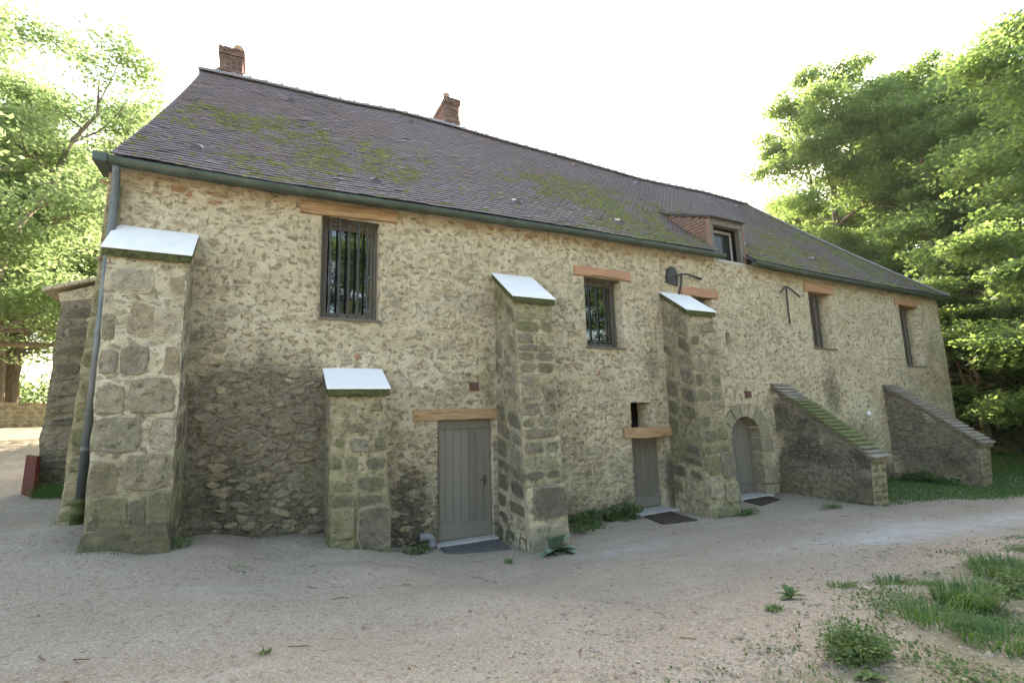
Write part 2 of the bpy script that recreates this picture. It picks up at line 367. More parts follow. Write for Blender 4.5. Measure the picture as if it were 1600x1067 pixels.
# ------------------------------------------------------------------ ground
CTRL = np.array([(-2.1, 0, .97), (-1.7, -1.1, .80), (-.91, -1.1, .69), (-.88, 0, .64), (.4, 0, .52), (.96, -.02, .45), (.95, -.6, .38), (1.4, -.75, .30), (1.84, -.65, .20), (2.2, -.1, .07), (2.2, -.5, .06),
    (2.83, -.1, .0), (3.3, -.4, -.02), (3.87, -.1, -.02), (3.95, -1.25, -.01), (3.0, -.9, .02), (4.7, -1.2, .02), (5.5, -.1, .04), (6.5, -.1, .05), (7.1, -.1, .03), (7.5, -.5, .02), (7.85, -.1, .03), (8.27, -1.05, .02), (9.04, -1.05, .0), (10.7, -.1, .04), (10.7, -.5, .02),
    (11.9, -2.2, .03), (11.9, -.2, .07), (12.5, -2.2, -.02), (12.7, -.2, .0), (17.2, -2, -.05), (17.8, -2.1, -.05), (17.2, -.1, -.02), (15, -1, -.03), (21.6, 0, -.05),
    (-5, 7, 1.15), (-3.3, 3, 1.03), (-3.4, .0, .98), (-2.7, -2, .76), (-8, 15, 1.75), (-9.7, 20, 2.2), (-14, 30, 3.5), (-12, 0, 1.05), (-7, 0, 1.0), (-8, -6, .8), (-3, -6, .62), (0, -5, .58), (-1, -3, .64), (1, -2.2, .42), (0, -8.5, .6), (4, -3.5, .22), (3, -2, .12), (1.6, -4.2, .46), (2.2, -5.8, .5),
    (6, -3, .1), (6.5, -4.9, .2), (7.1, -5.9, .42), (5.5, -6.2, .48), (4.4, -6.6, .58), (6, -8, .75), (3.5, -7.0, .62), (9, -3, .03), (11.1, -4.7, .08), (12, -7, .5), (9, -6.5, .5), (16, -4.5, .1), (18, -2.6, -.04), (23, -.3, -.04), (26, 1, .1), (22, -5, .1), (25, -9, .7), (14, -12, 1.2),
    (30, 4, .9), (38, 12, 5), (36, 3, 3.2), (45, 10, 9), (34, -4, 2.6), (28, -2, .3), (0, -15, .9), (10, -18, 2), (-10, -18, 1), (10, 14, 1.2), (0, 14, 1.5), (22, 12, .7), (40, 25, 8), (20, 30, 4), (60, 10, 17), (60, -10, 12), (0, 40, 5), (-30, 10, 2.5), (-30, -20, 1.2), (80, 40, 22), (70, -30, 8), (-60, 60, 8), (20, 70, 10), (-50, -40, 2), (30, -40, 4)])
def gz(x, y):
    x = np.asarray(x, float); y = np.asarray(y, float); sh = x.shape
    X = x.ravel()[:, None]; Y = y.ravel()[:, None]
    out = np.empty(X.shape[0])
    for a in range(0, len(out), 20000):
        d2 = (X[a:a + 20000] - CTRL[:, 0]) ** 2 + (Y[a:a + 20000] - CTRL[:, 1]) ** 2
        w = 1.0 / (d2 + .06) ** 1.7
        out[a:a + 20000] = (w * CTRL[:, 2]).sum(1) / w.sum(1)
    xr, yr = x.ravel(), y.ravel()
    out += .035 * (fbm(xr * .9, yr * .9, 5, 3) - .5)
    far = sstep(90, 260, np.hypot(xr, yr)); out = out * (1 - far) + 6 * far
    return out.reshape(sh)
def gz1(x, y): return float(gz(np.array([x]), np.array([y]))[0])
def grassmask(x, y):
    """how much grass grows here"""
    x = np.asarray(x, float); y = np.asarray(y, float)
    n = fbm(x * .8, y * .8, 31, 4) - .5
    # near right bank: beyond the line from (2.2,-5.9) to (11,-4.9)
    line = np.interp(x, [1.5, 2.2, 4.3, 6.6, 8.5, 11.1, 16, 30], [-6.6, -6.1, -5.75, -5.2, -5.0, -4.95, -4.6, -4.2])
    bank = sstep(-.35, .9, (line - y) + n * 1.2) * sstep(1.4, 3.0, x)
    # lawn by the far end
    lx = np.interp(y, [-5, -3.2, -2.2, -.6, 0], [17.5, 14.8, 13.0, 12.6, 12.6])
    lawn = sstep(-.3, .6, x - lx + n * 1.5) * sstep(-4.3, -3.3, y + n * 1.2)
    left = sstep(-3.4, -5.5, x + n * 2) * sstep(3, -1, y) * .0
    wood = sstep(24, 28, np.hypot(x, y * .8)) * (x > 10)
    far = sstep(22, 30, np.hypot(x, y)) * (x <= 10) * .6
    return np.clip(np.maximum.reduce([bank, lawn, left, wood, far]), 0, 1)
def axis(segs):
    r = []
    for a, b, s in segs: r += list(np.arange(a, b, s))
    return np.array(r)
gx = axis([(-300, -60, 24), (-60, -16, 3), (-16, -4, .5), (-4, 14, .11), (14, 26, .3), (26, 66, 1.6), (66, 330, 24)])
gy = axis([(-300, -60, 24), (-60, -12, 3), (-12, -8, .4), (-8, .6, .11), (.6, 6, .3), (6, 40, 1.4), (40, 330, 24)])
GX, GY = np.meshgrid(gx, gy); GZ = gz(GX, GY)
fineband = ((GX > -4) & (GX < 14) & (GY > -8) & (GY < .6))
GZ = GZ + np.where(fineband, .012 * (fbm(GX * 5, GY * 5, 9, 3) - .5), 0)
nx, ny = len(gx), len(gy)
idx = np.arange(nx * ny).reshape(ny, nx)
GF = np.stack([idx[:-1, :-1], idx[:-1, 1:], idx[1:, 1:], idx[1:, :-1]], -1).reshape(-1, 4)
gm = grassmask(GX, GY).ravel()
nn = fbm(GX.ravel() * 1.3, GY.ravel() * 1.3, 77, 4)
wallnear = sstep(.75, .0, -GY.ravel()) * sstep(-3, -2, GX.ravel()) * (GX.ravel() < 22)
litter = np.clip(.12 * gm + .5 * wallnear + .2 * sstep(.52, .7, nn) * sstep(4, 7, GX.ravel()) , 0, 1)
damp = np.exp(-(((GX.ravel() - 9.2) / 1.9) ** 2 + ((GY.ravel() + 3.7) / .55) ** 2)) + .8 * np.exp(-(((GX.ravel() - 12.5) / 2) ** 2 + ((GY.ravel() + 4.2) / .4) ** 2)) + .5 * np.exp(-(((GX.ravel() - 5.2) / 1.2) ** 2 + ((GY.ravel() + 2.1) / .3) ** 2)) + .4 * np.exp(-(((GX.ravel() + .2) / .5) ** 2 + ((GY.ravel() + 2.5) / .2) ** 2))
ga = np.stack([litter, np.clip(gm * .95, 0, 1), np.clip(damp, 0, 1)], -1)
ob('ground', mesh_np('ground', np.stack([GX.ravel(), GY.ravel(), GZ.ravel()], -1), GF, ga, True), M['ground'], None, 'structure')

# ------------------------------------------------------------------ house
house = thing('stone_house', 'long old rubble-stone house with a mossy tiled roof and white-capped buttresses', 'house', (0, 0, 0))

def wearmap(x, z):
    """dirt and algae on the front wall (x along, z up)"""
    x = np.asarray(x, float); z = np.asarray(z, float)
    g = lambda cx, cz_, sx, sz: np.exp(-(((x - cx) / sx) ** 2 + ((z - cz_) / sz) ** 2))
    n = fbm(x * .9, z * .9, 3, 4)
    dirt = .95 * sstep(4.4, 2.2, z + 1.2 * (n - .5)) * sstep(2.2, .9, x + .6 * (n - .5))
    dirt = np.maximum(dirt, .55 * sstep(3.6, 1.2, z + 1.4 * (n - .5)) * sstep(12, 8, x))
    dirt = np.maximum(dirt, .8 * sstep(1.7, .0, z + .8 * (n - .5)))
    dirt = np.maximum(dirt, 1.1 * g(2.35, .75, .5, .8)); dirt = np.maximum(dirt, 1.1 * g(8.15, .75, .3, .6))
    dirt = np.maximum(dirt, .7 * g(14.6, 2.6, .7, 1.3)); dirt = np.maximum(dirt, .55 * g(9.75, 4.1, .7, .45))
    dirt = np.maximum(dirt, .62 * g(15.6, 1.2, 2.0, 1.2)); dirt = np.maximum(dirt, .6 * g(7.9, 3.2, .5, 1.0)); dirt = np.maximum(dirt, .55 * g(5.3, 2.6, .6, 1.2))
    dirt = np.maximum(dirt, .5 * sstep(16, 19, x) * sstep(5, 3, z)); dirt = np.maximum(dirt, .5 * g(20.5, 3.8, 1.0, 1.6))
    dirt = dirt * (1 - .9 * g(1.3, 3.2, .42, .28)) * (1 - .6 * g(1.3, 3.65, .55, .2))
    alg = .75 * g(3.8, 2.7, .28, 1.4) + .5 * g(5.0, .5, .6, .5) + .45 * g(-2.0, 3.5, .3, 3) + .45 * g(.85, 3.6, .3, .3) + .35 * g(8.0, 1.0, .4, 1.0) + .5 * g(.7, 1.5, .25, 1.4) + .3 * sstep(.9, .3, z)
    alg = alg + .3 * g(2.5, 5.2, 3.0, .5)
    dirt = np.maximum(dirt, .36 + .5 * (n - .5) - .12 * sstep(4.2, 5.2, z))
    return np.clip(dirt, 0, 1), np.clip(alg, 0, 1)

EAVE = lambda x: np.interp(x, [-2.2, .17, 2.3, 6, 10.2, 14.3, 21.5], [0.0, .0, .05, .11, .14, .02, -.02])
# openings (x0, x1, z0, z1, depth)
OPEN = dict(w1=(.80, 1.76, 3.86, 5.60, .27), w2=(6.12, 7.12, 3.58, 5.10, .30), w3=(9.25, 9.95, 4.15, 4.92, .35), w4=(13.97, 15.02, 3.84, 5.48, .32), w5=(18.82, 20.02, 3.42, 5.46, .32),
            d1=(2.82, 3.885, -.3, 2.13, .10), d2=(7.17, 8.20, -.3, 1.64, .36), slot=(7.19, 7.80, 1.80, 2.38, .5), niche=(10.38, 10.55, 3.74, 4.09, .12), arch=(10.20, 11.32, -.3, 2.02, .30))
ARX, ARR, ARS = 10.76, .56, 1.45
def inside_open(x, z, pad=0.0):
    m = np.zeros(np.shape(x), bool)
    for k, (a, b, c, d, _) in OPEN.items():
        q = (x > a - pad) & (x < b + pad) & (z > c - pad) & (z < d + pad)
        if k == 'arch': q &= (z < ARS) | (np.hypot(x - ARX, z - ARS) < ARR + pad)
        m |= q
    return m
def open_dist(x, z):
    d = np.full(np.shape(x), 9.0)
    for k, (a, b, c, e, _) in OPEN.items():
        d = np.minimum(d, np.maximum.reduce([a - x, x - b, c - z, z - e]))
    return d
def wall_disp(x, z):
    f = .055 * (fbm(x * .55, z * .55, 21, 3) - .5) + .034 * (fbm(x * 3.4, z * 6.0, 22, 3) - .5)
    return -f * np.clip(open_dist(x, z) / .18, 0, 1)
def wall_warp(x, z):
    return x - .10 * (1 - z / 5.8) * np.clip(1 - (x + 2.1) / 1.2, 0, 1) + .22 * (1 - z / 5.8) * np.clip((x - 20.3) / 1.2, 0, 1)

def build_front_wall():
    ex = sorted({e for v in OPEN.values() for e in v[:2]}); ez = sorted({e for v in OPEN.values() for e in v[2:4]})
    def merge(reg, edges, tol):
        r = [v for v in reg if min(abs(v - e) for e in edges) > tol]; return np.array(sorted(r + edges))
    xs = merge(np.arange(-2.08, 21.45, .055), ex, .022); zs = merge(np.arange(-.5, 5.83, .055), ez, .022)
    X, Z = np.meshgrid(xs, zs); nxx, nzz = len(xs), len(zs)
    Y = wall_disp(X, Z)
    top = Z > 5.7
    V = np.stack([wall_warp(X, Z).ravel(), Y.ravel(), (Z + np.where(top, EAVE(X) + .05, 0)).ravel()], -1)
    id_ = np.arange(nxx * nzz).reshape(nzz, nxx)
    cxm = (X[:-1, :-1] + X[1:, 1:]) / 2; czm = (Z[:-1, :-1] + Z[1:, 1:]) / 2
    keep = ~inside_open(cxm, czm)
    F = np.stack([id_[:-1, :-1], id_[:-1, 1:], id_[1:, 1:], id_[1:, :-1]], -1)[keep]
    # reveals: every edge between a kept and a dropped cell goes back into the wall
    RV = []; RF = []; base = len(V); memo = {}
    def back(i, dep):
        if (i, dep) not in memo:
            memo[(i, dep)] = base + len(RV); p = V[i]; RV.append((p[0], dep, p[2]))
        return memo[(i, dep)]
    def dep_at(x, z):
        for k, (a, b, c, d, dp) in OPEN.items():
            if a - 1e-6 < x < b + 1e-6 and c - 1e-6 < z < d + 1e-6: return dp + .06
        return .3
    K = keep
    for j in range(K.shape[0]):
        row = K[j]
        for i in np.nonzero(row[:-1] != row[1:])[0]:
            a, b = id_[j, i + 1], id_[j + 1, i + 1]
            hole = (cxm[j, i + 1], czm[j, i + 1]) if row[i] else (cxm[j, i], czm[j, i]); dp = dep_at(*hole)
            q = (a, b, back(b, dp), back(a, dp)); RF.append(q if not row[i] else q[::-1])
    for i in range(K.shape[1]):
        c_ = K[:, i]
        for j in np.nonzero(c_[:-1] != c_[1:])[0]:
            a, b = id_[j + 1, i], id_[j + 1, i + 1]
            hole = (cxm[j + 1, i], czm[j + 1, i]) if c_[j] else (cxm[j, i], czm[j, i]); dp = dep_at(*hole)
            q = (a, b, back(b, dp), back(a, dp)); RF.append(q)
    d, al = wearmap(X, Z)
    gq = lambda cx_, cz_, sx, sz: np.exp(-(((X - cx_) / sx) ** 2 + ((Z - cz_) / sz) ** 2))
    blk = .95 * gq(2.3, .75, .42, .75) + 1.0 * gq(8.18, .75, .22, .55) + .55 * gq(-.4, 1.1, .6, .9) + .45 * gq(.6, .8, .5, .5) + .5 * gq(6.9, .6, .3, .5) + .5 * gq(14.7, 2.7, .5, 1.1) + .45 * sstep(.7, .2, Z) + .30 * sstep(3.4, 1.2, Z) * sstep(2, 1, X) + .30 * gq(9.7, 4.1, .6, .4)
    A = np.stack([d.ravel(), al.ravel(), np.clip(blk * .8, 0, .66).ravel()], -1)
    VV = np.vstack([V, np.array(RV)]); AA = np.vstack([A, np.tile([0.12, .18, 0], (len(RV), 1))])
    FF = np.vstack([F, np.array(RF)])
    return mesh_np('front_wall', VV, FF, AA, False)
front = ob('front_wall', build_front_wall(), M['mortar'], house)

# other walls, behind the front
mb = MB()
def quadwall(p0, p1, z0, z1, th=.5):
    p0 = Vector(p0); p1 = Vector(p1); d = (p1 - p0).normalized(); nrm = Vector((-d.y, d.x)) * th
    b = [(p0.x, p0.y, z0), (p1.x, p1.y, z0), (p1.x + nrm.x, p1.y + nrm.y, z0), (p0.x + nrm.x, p0.y + nrm.y, z0)]
    mb.hexa(b, [(x, y, z1) for x, y, _ in b])
quadwall((21.5, .03), (21.5, 8.4), -.5, 5.8); quadwall((21.0, 8.4), (-2.2, 8.4), -.5, 5.8)
ob('back_wall', mb.mesh('back_wall'), M['mortar'], house)
mb = MB()
gb = [(-2.05, .03), (-1.5, 4.2), (-2.05, 8.4)]
V = [(-2.19, .02, -.5), (-2.19, 8.4, -.5), (-2.0, 8.4, 5.8), (-1.52, 4.2, 10.25), (-2.0, .02, 5.8)]
V2 = [(x + .5, y, z) for x, y, z in V]
mb.add(V + V2, [(0, 4, 3, 2, 1), (5, 6, 7, 8, 9), (0, 5, 9, 4), (4, 9, 8, 3), (3, 8, 7, 2), (2, 7, 6, 1), (1, 6, 5, 0)])
o = ob('gable_wall', mb.mesh('gable_wall'), M['mortar'], house); o.color = (.25, .75, 0, 1)
mb = MB(); mb.box(-1.5, 20.9, .62, 7.8, 2.9, 3.0); mb.box(-1.4, 20.8, .8, .82, -.4, 5.7)
ob('inner_floor', mb.mesh('inner_floor'), M['dark'], house)

# ------------------------------------------------------------------ stones
def lump(n, sq, r):
    """unit stone: outline in x/z within [-1,1], face towards -y (0..1); 45 or fewer triangles"""
    a0 = r.uniform(0, 6.28); V = []; th = []
    for k in range(n):
        t = a0 + 2 * math.pi * (k + r.uniform(-.42, .42)) / n; c, s = math.cos(t), math.sin(t)
        e = 1.0 / (abs(c) ** sq + abs(s) ** sq) ** (1 / sq); q = e * r.uniform(.62, 1.16); th.append((c * q, s * q))
    for (x, z) in th: V.append((x, .6, z))
    for (x, z) in th: V.append((x * .93, -.55 + r.uniform(-.2, .2), z * .93))
    for (x, z) in th: V.append((x * r.uniform(.55, .72), -1 + r.uniform(-.25, .3), z * r.uniform(.55, .72)))
    V.append((0, -1 + r.uniform(-.2, .2), 0))
    F = []
    for k in range(n):
        m = (k + 1) % n
        F += [(k, m, n + m), (k, n + m, n + k), (n + k, n + m, 2 * n + m), (n + k, 2 * n + m, 2 * n + k), (2 * n + k, 2 * n + m, 3 * n)]
    return np.array(V), np.array(F)
def lump_edge(v):
    n = (len(v) - 1) // 3; return np.concatenate([np.ones(n), np.full(n, .8), np.full(n, .12), [0]])
RL = random.Random(5)
LUMPS = [lump(RL.choice([6, 7, 8, 9]), RL.uniform(1.3, 3.2), RL) for _ in range(28)]
LUMP_ME = []
for i, (v, f) in enumerate(LUMPS):
    me = mesh_np('stone', v, f, None, False, lump_edge(v)); me.materials.append(M['stone']); LUMP_ME.append(me)

BUTT_X = [(-2.0, -.85, 5.05), (.90, 1.86, 3.06), (3.92, 4.86, 5.0), (8.24, 9.2, 5.02), (11.85, 12.6, 2.9), (17.18, 17.95, 2.85)]
LINT = [(.44, 2.09, 5.58, 5.85), (5.83, 7.40, 5.08, 5.36), (8.88, 10.22, 4.9, 5.2), (13.74, 15.2, 5.44, 5.76), (18.52, 20.05, 5.42, 5.7), (2.35, 4.16, 2.1, 2.34), (6.9, 8.43, 1.6, 1.86)]
def stones():
    S = []
    r = np.random.default_rng(42); z = -.1
    while z < 5.9:
        x = -2.1 + r.uniform(0, .2)
        while x < 21.5:
            ll = float(sstep(4.2, 2.6, z) * sstep(2.3, .8, x))            # big loose stones low on the left
            low = float(sstep(3.4, 1.5, z) * sstep(12, 9, x))
            eav = float(sstep(5.45, 5.68, z - float(EAVE(x))) * sstep(20, 15, x))
            far = float(sstep(9, 14, x))
            p = .36 + .5 * ll + .30 * low + .5 * eav + .22 * far + .75 * (float(fbm(x * .6, z * .6, 8, 3)) - .5)
            rx = r.lognormal(math.log(.056), .48) * (1 + .75 * ll + .25 * low + .9 * eav - .22 * far); rx = min(rx, .19)
            rz = min(rx * r.choice([r.uniform(.2, .45), r.uniform(.35, .85)]), .085); zz = z + r.uniform(-.05, .05)
            if r.random() < p:
                ok = not inside_open(np.array(x), np.array(zz), max(rx, rz) + .015)
                for a, b, t in BUTT_X: ok &= not (a - rx * .6 < x < b + rx * .6 and zz < t + .03)
                for a, b, c, d in LINT: ok &= not (a - rx < x < b + rx and c - rz < zz < d + rz)
                if ok and zz + rz < 5.84 + float(EAVE(x)) and not (10.0 < x < 11.55 and zz < 2.5):
                    u = r.random()
                    if eav > .5 and u < .85: tone = r.choice([r.uniform(.84, .95), r.uniform(.86, .95), r.uniform(.6, .8)])
                    elif ll > .5: tone = r.choice([r.uniform(.05, .45), r.uniform(.4, .8), r.uniform(.25, .45)])
                    elif far > .6: tone = r.choice([r.uniform(0, .3), r.uniform(.5, .75), r.uniform(.0, .2)])
                    else: tone = r.choice([r.uniform(0, .4), r.uniform(.25, .8), r.uniform(.55, .92), r.uniform(.1, .6)])
                    h = r.uniform(.003, .011) * (1 + 1.2 * ll) * (1 + .5 * low)
                    S.append((x, zz, rx, rz, h, tone, r.uniform(-.35, .35), int(r.integers(28))))
            x += rx * r.uniform(1.5, 2.6) + .06 + .05 * far
        z += r.uniform(.085, .125)
    return S
ST = stones()
STa = np.array([s[:7] for s in ST])
yw = wall_disp(STa[:, 0], STa[:, 1]); xw = wall_warp(STa[:, 0], STa[:, 1])
dd, aa = wearmap(STa[:, 0], STa[:, 1])
size = STa[:, 2] * STa[:, 3] / ((STa[:, 0]) ** 2 + 72) ** 1.0 * (8.5 / np.hypot(STa[:, 0], 8.5))
order = np.argsort(-size)
BV, BF, BA, BE = [], [], [], []; nb_ = 0
for rank, i in enumerate(order):
    x, z, rx, rz, h, tone, rot, var = ST[i]
    if rank < 300:
        o = ob('stone', LUMP_ME[var], None, front)
        o.location = (xw[i], yw[i] - .003, z); o.rotation_euler = (0, rot, 0); o.scale = (rx, h + .004, rz)
        o.color = (dd[i] * .55, aa[i] * .8, tone, 1)
    else:
        v, f = LUMPS[var]; c, s = math.cos(rot), math.sin(rot)
        lx = v[:, 0] * rx; lz = v[:, 2] * rz
        BV.append(np.stack([xw[i] + lx * c + lz * s, yw[i] - .003 + v[:, 1] * (h + .004), z - lx * s + lz * c], -1)); BF.append(f + nb_); nb_ += len(v)
        BA.append(np.tile([dd[i] * .55, aa[i] * .8, tone], (len(v), 1))); BE.append(lump_edge(v))
ob('small_stones', mesh_np('small_stones', np.vstack(BV), np.vstack(BF), np.vstack(BA), False, np.concatenate(BE)), M['stone'], front, 'stuff')

# ------------------------------------------------------------------ buttresses
def bil(c, u, w):
    bl, br, tr, tl = [np.array(p, float) for p in c]
    return (1 - w) * ((1 - u) * bl + u * br) + w * ((1 - u) * tl + u * tr)
def masonry(parent, c, blocks, r, dirtf, algf, tones, proud=.018, back=.05, sq=4.5, nseg=12, jl=(.84, 1.08)):
    """blocks (u0,u1,w0,w1) on the quad c; each becomes a stone object"""
    nrm = np.cross(np.array(c[1], float) - c[0], np.array(c[3], float) - c[0]); nrm /= np.linalg.norm(nrm)
    for (u0, u1, w0, w1) in blocks:
        V = []; n = nseg; um, wm = (u0 + u1) / 2, (w0 + w1) / 2; hu, hw = (u1 - u0) / 2, (w1 - w0) / 2
        out = []
        for k in range(n):
            t = 2 * math.pi * (k + r.uniform(-.22, .22)) / n + .26; cc, ss = math.cos(t), math.sin(t)
            e = 1 / (abs(cc) ** sq + abs(ss) ** sq) ** (1 / sq); e *= r.uniform(*jl); out.append((cc * e, ss * e))
        pr = proud * r.uniform(.6, 1.4)
        for f, d in ((1.0, -back), (.965, pr * .5), (.84, pr)):
            for (a, b) in out: V.append(bil(c, um + a * hu * f, wm + b * hw * f) + nrm * (d + r.uniform(-.25, .25) * abs(pr)))
        V.append(bil(c, um, wm) + nrm * pr * r.uniform(.7, 1.3))
        F = []
        for k in range(n):
            m = (k + 1) % n
            F += [(k, m, n + m, n + k), (n + k, n + m, 2 * n + m, 2 * n + k), (2 * n + k, 2 * n + m, 3 * n)]
        p = bil(c, um, wm)
        o = ob('stone', mesh_np('stone', V, F, None, False, np.concatenate([np.ones(n), np.full(n, .85), np.full(n, .22), [0]])), M['stone'], parent)
        o.color = (float(np.clip(dirtf(p, um, wm) + r.uniform(-.15, .15), 0, 1)), float(np.clip(algf(p, um, wm) * .8 + r.uniform(-.15, .15), 0, 1)), tones(r), 1)
def rows(r, nrow, cols, gap_u=.03, gap_w=.012, w0=0.0, w1=1.0, jit=.25, drop=0.0):
    B = []; hs = np.array([1 + r.uniform(-jit, jit) for _ in range(nrow)]); hs = np.cumsum(np.insert(hs, 0, 0)); hs = w0 + (w1 - w0) * hs / hs[-1]
    for i in range(nrow):
        nc = r.choice(cols); us = np.array([1 + r.uniform(-.4, .4) for _ in range(nc)]); us = np.cumsum(np.insert(us, 0, 0)); us /= us[-1]
        for j in range(nc):
            if r.random() < drop: continue
            a, b = us[j] + gap_u * r.uniform(.4, 1.8), us[j + 1] - gap_u * r.uniform(.4, 1.8)
            c_, d = hs[i] + gap_w * r.uniform(.4, 2.0), hs[i + 1] - gap_w * r.uniform(.4, 2.0)
            if b - a > .02: B.append((a, b, c_, d))
    return B
def grid_solid(c_front, c_back, nu, nw, amp, seed, zfun):
    """closed lumpy body between two quads (bl,br,tr,tl); front grid displaced"""
    V = []; A = []; F = []
    nrm = np.cross(np.array(c_front[1], float) - c_front[0], np.array(c_front[3], float) - c_front[0]); nrm /= np.linalg.norm(nrm)
    for j in range(nw + 1):
        for i in range(nu + 1):
            p = bil(c_front, i / nu, j / nw); q = bil(c_back, i / nu, j / nw)
            d = amp * (float(fbm(p[0] * 3 + seed, p[2] * 3, seed, 3)) - .5) * 2
            side = (-1 if i == 0 else 1 if i == nu else 0) * amp * 1.0 * (float(vn(p[2] * 4, seed * 3.1, seed)) - .5)
            V.append(p + nrm * d + np.array([side, 0, 0])); A.append(zfun(p))
    n = nu + 1
    for j in range(nw):
        for i in range(nu): F.append((j * n + i, j * n + i + 1, (j + 1) * n + i + 1, (j + 1) * n + i))
    ring = [i for i in range(nu + 1)] + [j * n + nu for j in range(1, nw + 1)] + [nw * n + i for i in range(nu - 1, -1, -1)] + [j * n for j in range(nw - 1, 0, -1)]
    uvs = [(i / nu, j / nw) for j in range(nw + 1) for i in range(nu + 1)]
    prev = ring; ND = 7
    for k in range(1, ND + 1):
        t = k / ND; cur = []
        for vi in ring:
            u, w = uvs[vi]; p = (1 - t) * np.array(V[vi]) + t * bil(c_back, u, w)
            p = p + np.array([amp * .8 * (float(fbm(p[1] * 3, p[2] * 3, seed + 5, 2)) - .5) if 0 < k < ND else 0, 0, 0])
            cur.append(len(V)); V.append(p); A.append(zfun(p))
        m = len(ring)
        for a in range(m): b = (a + 1) % m; F.append((prev[a], cur[a], cur[b], prev[b]))
        prev = cur
    return V, F, np.array(A)
def sidec(cf, cb, left):
    """left or right side quad seen from outside (bl,br,tr,tl)"""
    return [cb[0], cf[0], cf[3], cb[3]] if left else [cf[1], cb[1], cb[2], cf[2]]

JL = [(.84, 1.08)]; SQ = [4.5]
def buttress(cf, depth_back, cap, seed, front_blocks, side_blocks, dirtf, algf, tones, proud=.018, label=None):
    cb = [(p[0], depth_back, p[2]) for p in cf]
    ztop_wall = cap[0]
    cb[2] = (cf[2][0], depth_back, ztop_wall); cb[3] = (cf[3][0], depth_back, ztop_wall)
    V, F, A = grid_solid(cf, cb, 12, int(max(10, (cf[3][2] - cf[0][2]) / .085)), .022, seed, lambda p: (dirtf(p, .5, .5), algf(p, .5, .5), 0))
    b = ob('buttress', mesh_np('buttress', V, F, A), M['mortar'], house)
    if label: b['label'] = label
    r = random.Random(seed)
    masonry(b, cf, front_blocks, r, dirtf, algf, tones, proud, sq=SQ[0], jl=JL[0])
    for left, bl in side_blocks: masonry(b, sidec(cf, cb, left), bl, r, dirtf, algf, tones, proud)
    # coping slab: mossy stone edge below, white sheet on top
    x0 = min(cf[3][0], cf[0][0] if False else cf[3][0]) - .05; x1 = cf[2][0] + .05; yf = cf[2][1] - .06; zf = cf[2][2]; zw = ztop_wall
    s = MB(); s.hexa([(x0, yf, zf - .03), (x1, yf, zf - .03), (x1, .03, zw - .03), (x0, .03, zw - .03)], [(x0, yf, zf + .075), (x1, yf, zf + .075), (x1, .03, zw + .075), (x0, .03, zw + .075)])
    so = ob('coping_stone', s.mesh('coping_stone', .012), M['moss_dark'], b)
    s = MB(); e = .012; s.hexa([(x0 - e, yf - e, zf + .078), (x1 + e, yf - e, zf + .078), (x1 + e, .02, zw + .078), (x0 - e, .02, zw + .078)], [(x0 - e, yf - e, zf + .10), (x1 + e, yf - e, zf + .10), (x1 + e, .02, zw + .10), (x0 - e, .02, zw + .10)])
    ob('coping_sheet', s.mesh('coping_sheet', .004), M['cap'], b)
    return b
tone_b1 = lambda r: r.choice([r.uniform(.28, .44), r.uniform(.38, .46), r.uniform(.60, .78), r.uniform(.25, .33)])
tone_b3 = lambda r: r.choice([r.uniform(.12, .34), r.uniform(.2, .4), r.uniform(.1, .25), r.uniform(.3, .45)])
# 1: big pitted blocks by the corner
r1 = random.Random(3)
cf1 = [(-1.72, -1.12, .45), (-.91, -1.12, .45), (-1.0, -.5, 4.42), (-1.89, -.5, 4.42)]
fb1 = [(.01, .47, .135, .225), (.50, .68, .14, .21), (.72, .98, .135, .235), (.01, .33, .24, .325), (.40, .98, .245, .345), (.02, .60, .355, .46), (.68, .98, .36, .455), (.02, .34, .475, .56), (.38, .97, .475, .585), (.02, .22, .60, .67), (.26, .62, .60, .69), (.80, .98, .60, .69), (.02, .16, .71, .79), (.30, .64, .72, .845), (.62, .98, .73, .83), (.02, .12, .80, .86), (.04, .60, .875, .955), (.78, .98, .875, .94)]
fb1 = [(a - .012, b + .012, c - .006, d + .006) for a, b, c, d in fb1]; JL[0] = (.93, 1.04); SQ[0] = 7
buttress(cf1, .05, (4.93,), 31, fb1, [(False, rows(r1, 9, [2, 3], .04, .012))],
         lambda p, u, w: .34 + .34 * float(sstep(3.0, .9, p[2])), lambda p, u, w: .46 + .16 * float(sstep(2.6, 1.0, p[2])), tone_b1, .016, 'widest buttress, of big pitted blocks, beside the downpipe')
JL[0] = (.84, 1.08); SQ[0] = 4.5
# base course of the corner buttress
b = [o for o in house.children if o.name.startswith('buttress')][0]
cbase = [(-1.735, -1.16, .3), (-.905, -1.16, .3), (-.92, -1.12, 1.03), (-1.745, -1.12, .98)]
V, F, A = grid_solid(cbase, [(p[0], .0, p[2]) for p in cbase], 20, 14, .05, 29, lambda p: (1.0, .48, .10))
ob('base_course', mesh_np('base_course', V, F, A), M['stone'], b)
